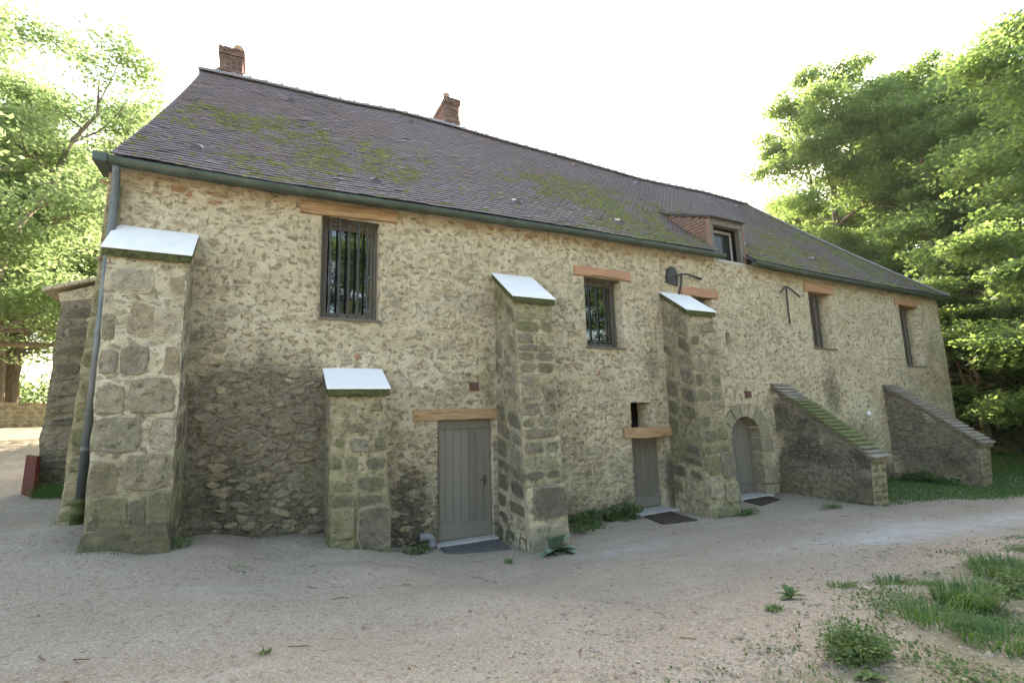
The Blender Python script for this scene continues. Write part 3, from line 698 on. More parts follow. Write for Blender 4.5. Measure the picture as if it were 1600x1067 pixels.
# 2: low buttress left of the first door
r2 = random.Random(12)
cf2 = [(.965, -.62, .1), (1.83, -.62, .0), (1.765, -.60, 2.56), (.935, -.60, 2.56)]
fb2 = [(.03, .42, .30, .415), (.44, .97, .29, .41), (.03, .40, .425, .475), (.45, .96, .43, .51), (.25, .5, .53, .63), (.62, .95, .545, .625), (.05, .2, .55, .62), (.32, .7, .655, .735), (.78, .95, .66, .75), (.08, .24, .68, .74), (.3, .62, .77, .83), (.68, .93, .78, .85), (.5, .6, .86, .9), (.3, .5, .90, .94), (.72, .95, .9, .95)]
buttress(cf2, .05, (2.93,), 47, fb2, [(True, rows(r2, 12, [2, 3], .05, .014, .12, .97, .25, .25))],
         lambda p, u, w: .50 + .25 * float(sstep(1.8, .4, p[2])), lambda p, u, w: .66, tone_b3, .014, 'lowest white-capped buttress, left of the first door')
b = [o for o in house.children if o.name.startswith('buttress')][1]
cb2 = [(.94, -.69, .0), (1.87, -.69, -.05), (1.86, -.68, .95), (.95, -.68, .93)]
s = MB(); s.hexa([(.955, -.68, -.1), (1.855, -.68, -.1), (1.855, 0, -.1), (.955, 0, -.1)], [(.965, -.665, .9), (1.845, -.665, .91), (1.845, 0, .9), (.965, 0, .9)])
o = ob('base_course', s.mesh('base_course', .02), M['stone'], b); o.color = (.55, .7, .2, 1)
masonry(b, cb2, [(.02, .40, .50, .98), (.42, .98, .28, .98), (.02, .40, .05, .49), (.42, .98, .03, .27)], random.Random(4), lambda p, u, w: .5 + .12 * (u > .42), lambda p, u, w: .75 - .5 * (u > .42), lambda r: r.uniform(.1, .35), .014, sq=9, jl=(.95, 1.02))
# 3: tall buttress right of the first door
r3 = random.Random(21)
cf3 = [(3.97, -1.16, -.25), (4.68, -1.16, -.25), (4.77, -.80, 4.20), (3.985, -.80, 4.20)]
buttress(cf3, .05, (4.86,), 53, rows(r3, 14, [1, 2, 2, 2], .02, .003, .30, .96, .35, .10), [(True, rows(r3, 15, [2, 2, 3], .03, .004, .03, .97, .35, .16))],
         lambda p, u, w: .52 + .25 * float(sstep(1.8, .0, p[2])), lambda p, u, w: .52 + .2 * float(sstep(3.0, 4.2, p[2])), tone_b3, .014, 'tall buttress between the first door and the barred window')
b = [o for o in house.children if o.name.startswith('buttress')][2]
cb3 = [(3.945, -1.22, -.25), (4.73, -1.22, -.25), (4.73, -1.16, 1.02), (3.96, -1.16, 1.0)]
s = MB(); s.hexa([(3.955, -1.21, -.3), (4.72, -1.21, -.3), (4.72, 0, -.3), (3.955, 0, -.3)], [(3.97, -1.14, .98), (4.72, -1.14, 1.0), (4.72, 0, 1.0), (3.97, 0, .98)])
o = ob('base_course', s.mesh('base_course', .02), M['mortar'], b); o.color = (.45, .5, 0, 1)
masonry(b, cb3, [(.1, .99, .56, .99), (.02, .98, .03, .53)], random.Random(6), lambda p, u, w: .5 + .08 * (w > .55), lambda p, u, w: .6 - .4 * (w > .55), lambda r: r.uniform(.05, .3), .018, sq=8, jl=(.92, 1.03))
# 4: mossy buttress left of the arched door
r4 = random.Random(33)
cf4 = [(8.26, -1.02, -.25), (9.06, -1.02, -.25), (9.12, -.72, 4.28), (8.31, -.72, 4.28)]
buttress(cf4, .05, (4.87,), 61, rows(r4, 10, [2, 2, 3], .035, .007, .32, .97, .35, .2), [(True, rows(r4, 11, [2, 2], .04, .007, .1, .96, .35, .22))],
         lambda p, u, w: .55 + .25 * float(sstep(2.8, .4, p[2])), lambda p, u, w: .55 + .12 * float(sstep(2.6, .6, p[2])), tone_b3, .02, 'mossy buttress between the narrow door and the arched door')
b = [o for o in house.children if o.name.startswith('buttress')][3]
cb4 = [(8.22, -1.08, -.25), (9.16, -1.08, -.25), (9.09, -.98, 1.32), (8.27, -.98, 1.3)]
s = MB(); s.hexa([(8.23, -1.06, -.3), (9.14, -1.06, -.3), (9.12, 0, -.3), (8.23, 0, -.3)], [(8.28, -.95, 1.28), (9.08, -.95, 1.3), (9.08, 0, 1.3), (8.28, 0, 1.28)])
o = ob('base_course', s.mesh('base_course', .05), M['mortar'], b); o.color = (.5, .6, 0, 1)
masonry(b, cb4, [(.02, .5, .70, .98), (.5, .98, .62, .99), (.02, .47, .38, .69), (.49, .98, .30, .61), (.02, .98, .03, .29)], random.Random(9), lambda p, u, w: .5, lambda p, u, w: .6, lambda r: r.uniform(.05, .4), .03, nseg=14, sq=7, jl=(.9, 1.04))

# gable-side buttress behind the corner
cfg = [(-3.52, 3.3, .6), (-2.1, 3.3, .6), (-2.1, 3.3, 4.75), (-3.40, 3.3, 4.50)]
V, F, A = grid_solid(cfg, [(p[0], 4.4, p[2]) for p in cfg], 10, 40, .05, 71, lambda p: (.75, .45, 0))
gbt = ob('buttress', mesh_np('buttress', V, F, A), M['mortar'], house); gbt['label'] = 'dark buttress on the gable end, behind the downpipe'
rg = random.Random(14)
masonry(gbt, cfg, rows(rg, 11, [1, 2], .03, .012, .02, .97, .35), rg, lambda p, u, w: .7, lambda p, u, w: .45, lambda r: r.uniform(.1, .5), .035, nseg=14)
s = MB(); s.hexa([(-3.66, 3.2, 4.64), (-2.0, 3.2, 5.28), (-2.0, 4.5, 5.28), (-3.66, 4.5, 4.64)], [(-3.66, 3.2, 4.72), (-2.0, 3.2, 5.36), (-2.0, 4.5, 5.36), (-3.66, 4.5, 4.72)])
ob('coping_stone', s.mesh('coping_stone', .015), M['mortar'], gbt)
s = MB(); s.hexa([(-3.40, 3.31, 4.45), (-2.1, 3.31, 4.45), (-2.1, 4.4, 4.45), (-3.40, 4.4, 4.45)], [(-3.46, 3.30, 4.65), (-2.1, 3.30, 5.2), (-2.1, 4.4, 5.2), (-3.46, 4.4, 4.65)])
o = ob('coping_bed', s.mesh('coping_bed', .01), M['mortar'], gbt); o.color = (.2, .4, 0, 1)
# corner stones of the front-left corner, seen beside the pipe
cq = [(-2.26, -.05, .5), (-1.98, -.05, .5), (-1.90, -.03, 5.7), (-2.045, -.03, 5.7)]
V, F, A = grid_solid(cq, [(p[0], .5, p[2]) for p in cq], 4, 60, .03, 83, lambda p: (.35, .85, 0))
qn = ob('corner_pier', mesh_np('corner_pier', V, F, A), M['mortar'], house)
rq = random.Random(15)
masonry(qn, cq, rows(rq, 15, [1], .04, .006, .0, .99, .35), rq, lambda p, u, w: .3, lambda p, u, w: .85, lambda r: r.uniform(.25, .5), .02)

# 5, 6: raking buttresses topped with tile courses
def raking(x0, x1, yb, zt, yf, zf, seed, algae, label):
    cf = [(x0, yb, -.3), (x1, yb, -.3), (x1, yf, zf), (x0, yf, zf)]
    cb = [(x0, .05, -.3), (x1, .05, -.3), (x1, .05, zt), (x0, .05, zt)]
    side = [cb[0], cf[0], cf[3], cb[3]]; V = []; F = []; A = []; n1, n2 = 40, 34
    def zf_(p): return (.15 + 1.2 * float(fbm(p[1] * 1.6, p[2] * 1.6, seed)), .25 + .25 * (p[2] < .5), .22 + .45 * float(sstep(.40, .7, fbm(p[1] * 1.3 + 3, p[2] * 1.9, seed + 3))))
    for j in range(n2 + 1):
        for i in range(n1 + 1):
            p = bil(side, i / n1, j / n2); e = min(i, n1 - i, j, n2 - j)
            d = .05 * (float(fbm(p[1] * 3.2, p[2] * 5, seed, 3)) - .5) * min(1, e / 2)
            V.append(p - np.array([d, 0, 0])); A.append(zf_(p))
    k = n1 + 1; F = [(j * k + i, j * k + i + 1, (j + 1) * k + i + 1, (j + 1) * k + i) for j in range(n2) for i in range(n1)]
    base = len(V)
    for p in (cf[0], cf[1], cf[2], cf[3], cb[0], cb[1], cb[2], cb[3]): V.append(np.array(p, float)); A.append((.62, .55, 0))
    F += [tuple(base + i for i in q) for q in ((0, 1, 2, 3), (1, 5, 6, 2), (3, 2, 6, 7))]
    b = ob('raking_buttress', mesh_np('raking_buttress', V, F, np.array(A)), M['mortar'], house); b['label'] = label
    r = random.Random(seed)
    B = []                                            # rubble on the visible side
    w = .02
    while w < .95:
        h = r.uniform(.035, .075); u = r.uniform(0, .04)
        while u < .97:
            L = r.uniform(.035, .115)
            if r.random() < .75 and u + L < .985: B.append((u, u + L, w, w + h * r.uniform(.6, .9)))
            u += L + r.uniform(.008, .03)
        w += h
    rect = [(x0, .0, -.15), (x0, yb, -.15), (x0, yb, zt), (x0, .0, zt)]; B2 = []
    w = .02; Hs = zt + .15
    while w < .97:
        h = r.uniform(.025, .05); u = r.uniform(0, .05)
        while u < .97:
            L = r.uniform(.03, .12)
            zc_ = -.15 + (w + h) * Hs; lim = zt + (zf - zt) * (u + L) - .06
            if r.random() < .8 and u + L < .985 and zc_ < lim: q = w + h * r.uniform(-.35, .35); B2.append((u, u + L, q, q + h * r.uniform(.4, 1.1)))
            u += L + r.uniform(.006, .03)
        w += h
    side, B = rect, B2
    masonry(b, side, B, r, lambda p, u, w: .10 + 1.2 * float(fbm(p[1] * 1.6, p[2] * 1.6, seed)), lambda p, u, w: .22 + .35 * float(p[2] < .5), lambda r: r.choice([r.uniform(.0, .3), r.uniform(.1, .5), r.uniform(.4, .8)]), .012, nseg=8, sq=2.6, jl=(.65, 1.12))
    masonry(b, cf, rows(r, 7, [1, 2], .05, .02, .2, .97, .2), r, lambda p, u, w: .62, lambda p, u, w: .62, lambda r: r.uniform(.1, .35), .02, jl=(.75, 1.08))
    # mortar bed and tile courses
    p0 = np.array([0, .0, zt]); p1 = np.array([0, yf - .10, zf - .07])
    s = MB(); s.hexa([(x0 - .03, p1[1] + .03, p1[2] + .0), (x1 + .03, p1[1] + .03, p1[2]), (x1 + .03, 0, zt - .02), (x0 - .03, 0, zt - .02)], [(x0 - .03, p1[1] + .03, p1[2] + .10), (x1 + .03, p1[1] + .03, p1[2] + .10), (x1 + .03, 0, zt + .08), (x0 - .03, 0, zt + .08)])
    bed = ob('coping_bed', s.mesh('coping_bed', .01), M['mortar'], b); bed.color = (.8, .3, 0, 1)
    N = 21
    for i in range(N):
        t0 = i / N; t1 = (i + 1) / N
        a = p0 + (p1 - p0) * t0; c_ = p0 + (p1 - p0) * (t1 + .008)
        xs = [x0 - .07, x1 + .07]
        if r.random() < .5: m = x0 + (x1 - x0) * r.uniform(.35, .8); xs = [x0 - .07, m, x1 + .07]
        for q in range(len(xs) - 1):
            xa, xb = xs[q] + .003 + r.uniform(-.012, .012) * (q == 0), xs[q + 1] - .003; dz = r.uniform(-.006, .006)
            zA, zB = a[2] + .100 + dz, c_[2] + .150 + dz
            m = MB(); m.hexa([(xa, c_[1], zB - .028), (xb, c_[1], zB - .028 + r.uniform(-.005, .005)), (xb, a[1] + .02, zA - .028), (xa, a[1] + .02, zA - .028)], [(xa, c_[1], zB), (xb, c_[1], zB), (xb, a[1] + .02, zA), (xa, a[1] + .02, zA)])
            o = ob('coping_tile', m.mesh('coping_tile'), M['tile_cop'], b)
            o.color = (0, algae * float(np.exp(-((t0 - .55) / .38) ** 2)) + r.uniform(0, .1), r.uniform(.5, 1), 1)
    return b
def mat_coping():
    t = MT('weathered_coping_tile'); v = t.pos(); w = t.wear()
    c = t.ramp(w[2], [(.4, (.22, .19, .155)), (1, (.36, .32, .27))])
    c = t.mix(t.ramp(t.noise(v, 30, 4), [(.4, 0), (.7, .6)]), c, (.14, .12, .10))
    gm = t.ramp(t.math('SUBTRACT', t.math('MULTIPLY', w[1], 1.2), t.noise(v, 8, 5, .65)), [(-.1, 0), (.25, 1)])
    c = t.mix(t.math('MULTIPLY', gm, .9), c, t.ramp(t.noise(v, 22, 3), [(.3, (.085, .10, .035)), (.7, (.175, .195, .07))]))
    return t.done(c, .9, t.bump(t.noise(v, 40, 4), .6, .006), .2)
M['tile_cop'] = mat_coping()
raking(11.93, 12.50, -2.12, 2.72, -2.18, 1.02, 91, 1.0, 'nearer raking buttress with green mossy tile coping')
raking(17.24, 17.86, -2.02, 2.72, -2.10, 1.06, 97, .15, 'farther raking buttress with grey tile coping, by the lawn')

# ------------------------------------------------------------------ oak lintels
def lintel(x0, x1, z0, z1, tilt=0.0, red=0.0, proud=.05, sag=0.0, label=None):
    s = MB(); n = 6
    V = []; F = []; r = random.Random(int(x0 * 100))
    for i in range(n + 1):
        u = i / n; x = x0 + (x1 - x0) * u; zt = z1 + tilt * u + r.uniform(-.006, .006); zb = z0 + tilt * u + sag * math.sin(math.pi * u) + r.uniform(-.008, .008)
        yf = -proud + r.uniform(-.004, .004)
        V += [(x, yf, zb), (x, yf, zt), (x, .30, zt), (x, .30, zb)]
    for i in range(n):
        a = i * 4; F += [(a, a + 4, a + 5, a + 1), (a + 1, a + 5, a + 6, a + 2), (a + 2, a + 6, a + 7, a + 3), (a + 3, a + 7, a + 4, a)]
    F += [(0, 1, 2, 3), (n * 4 + 3, n * 4 + 2, n * 4 + 1, n * 4)]
    s.add(V, F)
    o = ob('oak_lintel', s.mesh('oak_lintel', .008), M['oak'], house); o.color = (0, 0, red, 1)
    if label: o['label'] = label
lintel(.455, 2.075, 5.60, 5.80, .06, .05, label='honey coloured oak lintel under the gutter')
lintel(5.85, 7.38, 5.10, 5.32, 0, .9, sag=.03)
lintel(8.93, 10.18, 4.93, 5.15, 0, .8)
lintel(13.78, 15.14, 5.46, 5.73, 0, .45)
lintel(18.56, 20.0, 5.45, 5.66, 0, .3)
lintel(2.37, 4.14, 2.12, 2.31, .01, .1, .035)
lintel(6.93, 8.40, 1.63, 1.84, .0, .25, .07, -.02)

# ------------------------------------------------------------------ windows with bars
def window(k, bars, barw, rail=None, mullion=None, frame_w=.09, sash_w=.05, bary=.06, label=None, x_end=None):
    x0, x1, z0, z1, dep = OPEN[k]
    x1f = x_end or x1
    w = ob('window', None, None, house)
    if label: w['label'] = label
    y = dep
    def ring(a, b, c, d, t, y0, y1):
        m = MB(); m.box(a, a + t, y0, y1, c, d); m.box(b - t, b, y0, y1, c, d); m.box(a + t + .001, b - t - .001, y0, y1, d - t, d); m.box(a + t + .001, b - t - .001, y0, y1, c, c + t); return m
    m = ring(x0 - .02, x1f + .02, z0 - .01, z1 + .01, frame_w, y - .05, y + .05)
    ob('frame', m.mesh('frame', .006), M['frame'], w)
    a, b, c, d = x0 + frame_w - .015, x1f - frame_w + .015, z0 + frame_w - .01, z1 - frame_w + .01
    m = ring(a, b, c, d, sash_w, y - .03, y + .03)
    if mullion: m.box(mullion - .03, mullion + .03, y - .035, y + .035, c + sash_w, d - sash_w)
    ob('sash', m.mesh('sash', .004), M['frame'], w)
    m = MB(); m.box(a + sash_w - .005, b - sash_w + .005, y - .006, y + .006, c + sash_w - .005, d - sash_w + .005)
    ob('pane', m.mesh('pane'), M['glass'], w)
    for bx in bars:
        m = MB(); m.box(bx - barw / 2, bx + barw / 2, bary - barw / 2, bary + barw / 2, z0 - .02, z1 + .03)
        ob('bar', m.mesh('bar', .004), M['iron'], w)
    for rz in (rail or []):
        m = MB(); m.box(x0 - .02, x1 + .02, bary + .013, bary + .03, rz - .008, rz + .008); ob('cross_bar', m.mesh('cross_bar'), M['iron'], w)
    m = MB(); m.box(x0 - .02, x1 + .03, -.03, dep - .06, z0 - .045, z0 - .004); ob('sill', m.mesh('sill', .006), M['frame'], w)
    return w
window('w1', [.95, 1.10, 1.255, 1.41, 1.565], .034, None, None, .085, .05, .07, 'large window with five thick vertical bars under the gutter')
window('w2', [6.33, 6.55, 6.77, 6.99], .024, [3.72], None, .07, .05, .17, 'barred window between the two tall buttresses')
window('w3', [9.45, 9.7], .022, None, None, .07, .05, .05)
window('w4', [14.15, 14.36, 14.56], .024, None, None, .07, .05, .14, x_end=14.78)
window('w5', [19.02, 19.25, 19.48], .024, None, None, .07, .05, .14, x_end=19.75)

# slot opening over the narrow door, closed by dark boards at the back; niche
m = MB(); m.box(7.15, 7.84, .50, .53, 1.76, 2.42); ob('slot_back', m.mesh('slot_back'), M['dark'], house)
m = MB(); m.box(10.33, 10.60, .12, .15, 3.7, 4.13); o = ob('niche_back', m.mesh('niche_back'), M['mortar'], house); o.color = (.1, .7, 0, 1)

# ------------------------------------------------------------------ doors
def plank_door(x0, x1, z0, z1, y, npl, rail_h, arch=None, handle=None, label=None):
    d = ob('door', None, None, house)
    if label: d['label'] = label
    w = (x1 - x0) / npl
    for i in range(npl):
        a, b = x0 + i * w + .0025, x0 + (i + 1) * w - .0025
        if arch:
            xc, zc, rr = arch
            tops = [zc + math.sqrt(max(rr * rr - (q - xc) ** 2, .0004)) for q in (a, b)]
            m = MB(); m.hexa([(a, y, z0), (b, y, z0), (b, y + .04, z0), (a, y + .04, z0)], [(a, y, tops[0]), (b, y, tops[1]), (b, y + .04, tops[1]), (a, y + .04, tops[0])])
        else:
            m = MB(); m.box(a, b, y, y + .04, z0, z1)
        ob('plank', m.mesh('plank', .004), M['door'], d)
    m = MB(); m.box(x0, x1, y - .022, y - .002, z0 + .005, z0 + rail_h); ob('kick_board', m.mesh('kick_board', .005), M['door'], d)
    if handle == 'lever':
        hx, hz = x1 - .13, z0 + .98
        m = MB(); m.box(hx - .018, hx + .018, y - .014, y - .001, hz - .11, hz + .07); m.tube([(hx, y - .01, hz), (hx, y - .055, hz), (hx - .02, y - .06, hz), (hx - .11, y - .06, hz - .005)], .009, 6); m.tube([(hx, y - .012, hz - .075), (hx, y - .03, hz - .075)], .013, 8)
        ob('handle', m.mesh('handle'), M['iron'], d)
    elif handle == 'ring':
        hx, hz = x0 + .30, z0 + .95
        m = MB(); m.tube([(hx, y - .002, hz), (hx, y - .04, hz), (hx + .07, y - .045, hz)], .009, 6); m.box(hx - .012, hx + .012, y - .008, y, hz - .16, hz + .03); ob('handle', m.mesh('handle'), M['iron'], d)
    return d
d1 = plank_door(2.84, 3.87, .05, 2.12, .10, 7, .26, None, 'lever', 'wide plank door with black lever handle and kick board')
m = MB(); m.box(2.84, 3.87, .076, .098, 1.96, 2.12); ob('top_rail', m.mesh('top_rail', .004), M['door'], d1)
m = MB(); m.box(2.86, 2.92, .079, .098, .33, 1.955); ob('stile', m.mesh('stile', .004), M['door'], d1)
d2 = plank_door(7.19, 8.19, .07, 1.62, .36, 8, .24, None, None, 'narrow plank door deep in its recess beneath the slot opening')
d3 = plank_door(10.22, 11.30, .09, 2.0, .28, 9, .25, (ARX, ARS, .54), 'ring', 'round arched plank door in cut stone surround')
m = MB(); m.box(7.10, 8.26, .42, .44, -.2, 1.7); m.box(2.75, 3.95, .145, .16, -.2, 2.2); m.box(10.1, 11.4, .33, .35, -.2, 2.1); ob('door_back', m.mesh('door_back'), M['dark'], house)
for (a, b, c, d, e, f) in ((2.74, 3.90, -.16, .15, -.1, .045), (7.15, 8.25, -.18, .36, -.1, .062), (10.18, 11.36, -.2, .34, -.1, .085)):
    m = MB(); m.box(a, b, c, d, e, f); ob('threshold', m.mesh('threshold', .012), M['sill'], house)

# cut stone surround of the arched door
sur = ob('door_surround', None, None, house)
def vouss(pts, seed):
    r = random.Random(seed); n = len(pts)
    cxm = sum(p[0] for p in pts) / n; czm = sum(p[1] for p in pts) / n; m = MB()
    F_ = []; B_ = []
    for (x, z) in pts: F_.append((cxm + (x - cxm) * .985, -.045 + r.uniform(-.006, .006), czm + (z - czm) * .985)); B_.append((cxm + (x - cxm) * .985, .30, czm + (z - czm) * .985))
    m.add(F_ + B_, [tuple(range(n)), tuple(reversed(range(n, 2 * n)))] + [(i, n + i, n + (i + 1) % n, (i + 1) % n) for i in range(n)])
    o = ob('stone', m.mesh('stone', .012), M['stone'], sur); o.color = (.22 + r.uniform(-.1, .1), .22 + r.uniform(-.1, .15), r.choice([.2, .24, .3, .33, .4]), 1)
ri = ARR - .03
angs = [0, 30, 57, 77, 101, 125, 150, 180]; outs = [.36, .40, .40, .36, .34, .34, .30, .28]
for i in range(len(angs) - 1):
    a, b = rad(angs[i]) + .012, rad(angs[i + 1]) - .012; am = (a + b) / 2; ro0 = ri + outs[i]; ro1 = ri + outs[i + 1]
    P = lambda t, q: (ARX + math.cos(t) * q, ARS + math.sin(t) * q)
    vouss([P(a, ri), P(a, ro0), P(am, (ro0 + ro1) / 2 + .0), P(b, ro1), P(b, ri), P(am, ri)], i)
zz = [ARS - .01, 1.10, .72, .30, -.1]
for i in range(4):
    wR = [.42, .30, .46, .50][i]; vouss([(ARX + ri, zz[i + 1] + .012), (ARX + ri + wR, zz[i + 1] + .012), (ARX + ri + wR, zz[i] - .012), (ARX + ri, zz[i] - .012)], 20 + i)
    wL = [.24, .30, .22, .3][i]; vouss([(ARX - ri - wL, zz[i + 1] + .012), (ARX - ri, zz[i + 1] + .012), (ARX - ri, zz[i] - .012), (ARX - ri - wL, zz[i] - .012)], 40 + i)

# ------------------------------------------------------------------ small fittings on the wall
def wbox(name, x, z, w, h, d, mat, rot=0, label=None):
    m = MB(); m.box(x - w / 2, x + w / 2, -d, .04, z - h / 2, z + h / 2); o = ob(name, m.mesh(name, .006), mat, house)
    if label: o['label'] = label
wbox('vent_box', 3.51, 2.72, .17, .15, .06, M['brownbox'], 0, 'small brown square box above the first door')
wbox('vent_box', 10.965, 2.535, .20, .16, .06, M['brownbox'], 0, 'small brown square box above the arched door')
m = MB(); m.tube([(16.19, .0, 1.93), (16.19, -.05, 1.93), (16.19, -.09, 1.93)], [.075, .075, .05], 10); ob('wall_sensor', m.mesh('wall_sensor', 0, True), M['whitebox'], house)  # small white sensor on the far part of the wall
# dark iron plate and cranked tie bars
P = [(8.47, 5.18), (8.79, 5.13), (8.80, 5.40), (8.74, 5.56), (8.62, 5.59), (8.53, 5.52), (8.46, 5.34)]
m = MB(); m.add([(x, -.10, z) for x, z in P] + [(x, .03, z) for x, z in P], [tuple(reversed(range(7))), tuple(range(7, 14))] + [(i, (i + 1) % 7, 7 + (i + 1) % 7, 7 + i) for i in range(7)])
ob('iron_plate', m.mesh('iron_plate', .008), M['iron'], house)
m = MB(); m.tube([(8.86, .0, 4.9), (8.86, -.13, 5.2), (8.85, -.15, 5.40)], .026, 7); m.tube([(8.85, -.15, 5.40), (8.62, -.16, 5.31), (8.27, -.2, 5.14)], [.024, .022, .016], 7); m.tube([(8.85, -.15, 5.40), (9.1, -.13, 5.43), (9.62, -.06, 5.38)], [.024, .022, .03], 7)
ob('tie_anchor', m.mesh('tie_anchor', 0, True), M['iron'], house)['label'] = 'three-armed iron wall tie in front of the dark plate'
m = MB(); m.tube([(12.86, -.10, 5.50), (12.88, -.07, 5.1), (12.95, -.03, 4.46)], [.022, .024, .02], 7); m.tube([(12.86, -.10, 5.50), (12.7, -.12, 5.42), (12.50, -.14, 5.26)], .018, 7); m.tube([(12.86, -.10, 5.50), (13.1, -.09, 5.42), (13.46, -.07, 5.26)], [.018, .024, .026], 7)
ob('tie_anchor', m.mesh('tie_anchor', 0, True), M['iron'], house)['label'] = 'arrow-shaped iron wall tie near the far end'
# plaster lump right of the low buttress and pale ashlar pieces let into the wall
rs = random.Random(77)
for (x, z, rx, rz, tone) in ((1.98, 2.72, .11, .10, .33), (5.98, 4.75, .17, .10, .24), (6.6, 5.62, .09, .12, .24), (4.55, 5.28, .22, .13, .30), (6.9, 3.32, .2, .06, .3), (7.95, 2.15, .14, .11, .30), (7.98, 1.93, .15, .07, .31), (3.2, 3.9, .12, .05, .05), (15.2, 2.6, .14, .09, .24), (13.3, 3.0, .14, .07, .5)):
    o = ob('stone', LUMP_ME[rs.randrange(28)], None, front); o.location = (x, float(wall_disp(np.array(x), np.array(z))) - .002, z); o.scale = (rx, .014, rz); o.color = (.1, .1, tone, 1)

# ------------------------------------------------------------------ roof
T_TOT = 4.45
def rz0(t): return .9 * t + .0235 * t * t
RIDX = [-1.6, 1.69, 3.06, 4.56, 6.44, 9.06, 11.8, 15, 17.4]; RIDZ = [0, .09, .19, .17, .09, .03, -.05, .04, -.02]
def roofP(x, t, lift=0.0):
    """front slope: x along, t horizontal run from the eave"""
    x = np.asarray(x, float); t = np.asarray(t, float); k = t / T_TOT
    z = 5.93 + rz0(t) + EAVE(x) * (1 - k) + np.interp(x, RIDX, RIDZ) * k + .04 * (fbm(x * .4, t * .4, 51, 3) - .5) + .006 * (fbm(x * 2.2, t * 2.2, 52, 2) - .5)
    sl = .9 + .047 * t; nl = np.sqrt(1 + sl * sl)
    return np.stack([x, -.25 + t - lift * sl / nl, z + lift / nl], -1)
def verge(t): return -2.03 + .46 * (t / T_TOT) ** 1.05
def hipx(t): return 21.62 - 4.25 * (t / T_TOT)
roof = ob('roof', None, None, house)
# deck under the tiles, back slope and hip
m = MB(); ns, nt = 220, 30
V = []; F = []
for j in range(nt + 1):
    t = T_TOT * j / nt
    for i in range(ns + 1):
        u = i / ns; x = float(verge(t) * (1 - u) + hipx(t) * u); V.append(tuple(roofP(x, t, -.03)))
for j in range(nt):
    for i in range(ns):
        a = j * (ns + 1) + i
        if not (10.18 < (V[a][0] + V[a + 1][0]) / 2 < 11.38 and V[a][1] < 1.45): F.append((a, a + 1, a + ns + 2, a + ns + 1))
nb0 = len(V); tw = [tuple(roofP(float(verge(T_TOT)) * (1 - i / ns) + float(hipx(T_TOT)) * i / ns, T_TOT, -.03)) for i in range(ns + 1)]
V += tw + [(-2.15 + (21.62 + 2.15) * i / ns, 8.65, 5.93) for i in range(ns + 1)]
for i in range(ns): F.append((nb0 + i, nb0 + i + 1, nb0 + ns + 1 + i + 1, nb0 + ns + 1 + i))
q = len(V); V += [V[nt * (ns + 1) + ns], V[ns], (21.62, 8.65, 5.93)]; F.append((q, q + 1, q + 2))
q = len(V); V += [V[0], V[nt * (ns + 1)], (-2.15, 8.65, 5.93)]
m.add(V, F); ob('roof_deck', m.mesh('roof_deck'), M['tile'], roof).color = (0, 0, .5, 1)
# tiles
TW, TL, TT, EXP = .165, .235, .020, .118
rt = np.random.default_rng(9)
tl = []
s_len = 0; t = 0.0; trow = 0
ts = []
while t < T_TOT - .06:
    sl = .9 + .047 * t; ts.append(t); t += EXP / math.sqrt(1 + sl * sl)
DX0, DX1 = 10.12, 11.44
def dorm_top(x): return 1.86
for row, t in enumerate(ts):
    x = float(verge(t)) + (0 if row % 2 else -TW / 2); xe = float(hipx(t))
    while x < xe:
        a, b = max(x, float(verge(t))) + .002, min(x + TW, xe) - .002
        if b - a > .03 and not (a < DX1 and b > DX0 and t < 2.05): tl.append((a, b, t))
        elif b - a > .03 and a < DX1 and b > DX0 and t < 2.05:
            if a < DX0 - .03: tl.append((a, DX0 - .002, t))
            if b > DX1 + .03: tl.append((DX1 + .002, b, t))
        x += TW
tl = np.array(tl)
jit = rt.normal(0, 1, (len(tl), 4))
sl = .9 + .047 * tl[:, 2]; nl = np.sqrt(1 + sl * sl)
def mossden(x, t):
    n = fbm(x * .55, t * .8, 61, 4); n2 = fbm(x * 2.2, t * 2.5, 62, 3)
    d = sstep(.42, .58, n) * .85 + .25 * sstep(3.2, .8, t)
    d = d * sstep(3.5, 2.1, t) * 1.0 + .9 * np.exp(-(((x - 8.3 + .5 * t) / 1.6) ** 2)) * sstep(3.4, 2.0, t) + .8 * np.exp(-(((x - 1.2 - .4 * t) / 1.3) ** 2 + ((t - 1.5) / .9) ** 2)) + .8 * sstep(-1.2, .1, x - hipx(t) + .35) * .7
    return np.clip(d * (.45 + 1.1 * sstep(.4, .65, n2)), 0, 1)
md = mossden((tl[:, 0] + tl[:, 1]) / 2, tl[:, 2])
tone = np.clip(.42 + .11 * jit[:, 0] + .35 * (fbm(tl[:, 0] * .35, tl[:, 2] * .5, 66, 3) - .5), 0, 1)
tone = np.where(rt.random(len(tl)) < .03, rt.uniform(.8, 1, len(tl)), tone)
xm = (tl[:, 0] + tl[:, 1]) / 2
dist2 = (xm - 0) ** 2 + (tl[:, 2] - .25 + 8.49) ** 2 + (rz0(tl[:, 2]) + 3.7) ** 2
near = np.argsort(dist2)[:300]
TB = np.array([(0, 0, 0), (1, 0, 0), (1, 1, 0), (0, 1, 0), (0, 0, 1), (1, 0, 1), (1, 1, 1), (0, 1, 1)], float)
TFc = np.array([(3, 2, 1, 0), (4, 5, 6, 7), (0, 1, 5, 4), (1, 2, 6, 5), (2, 3, 7, 6), (3, 0, 4, 7)])
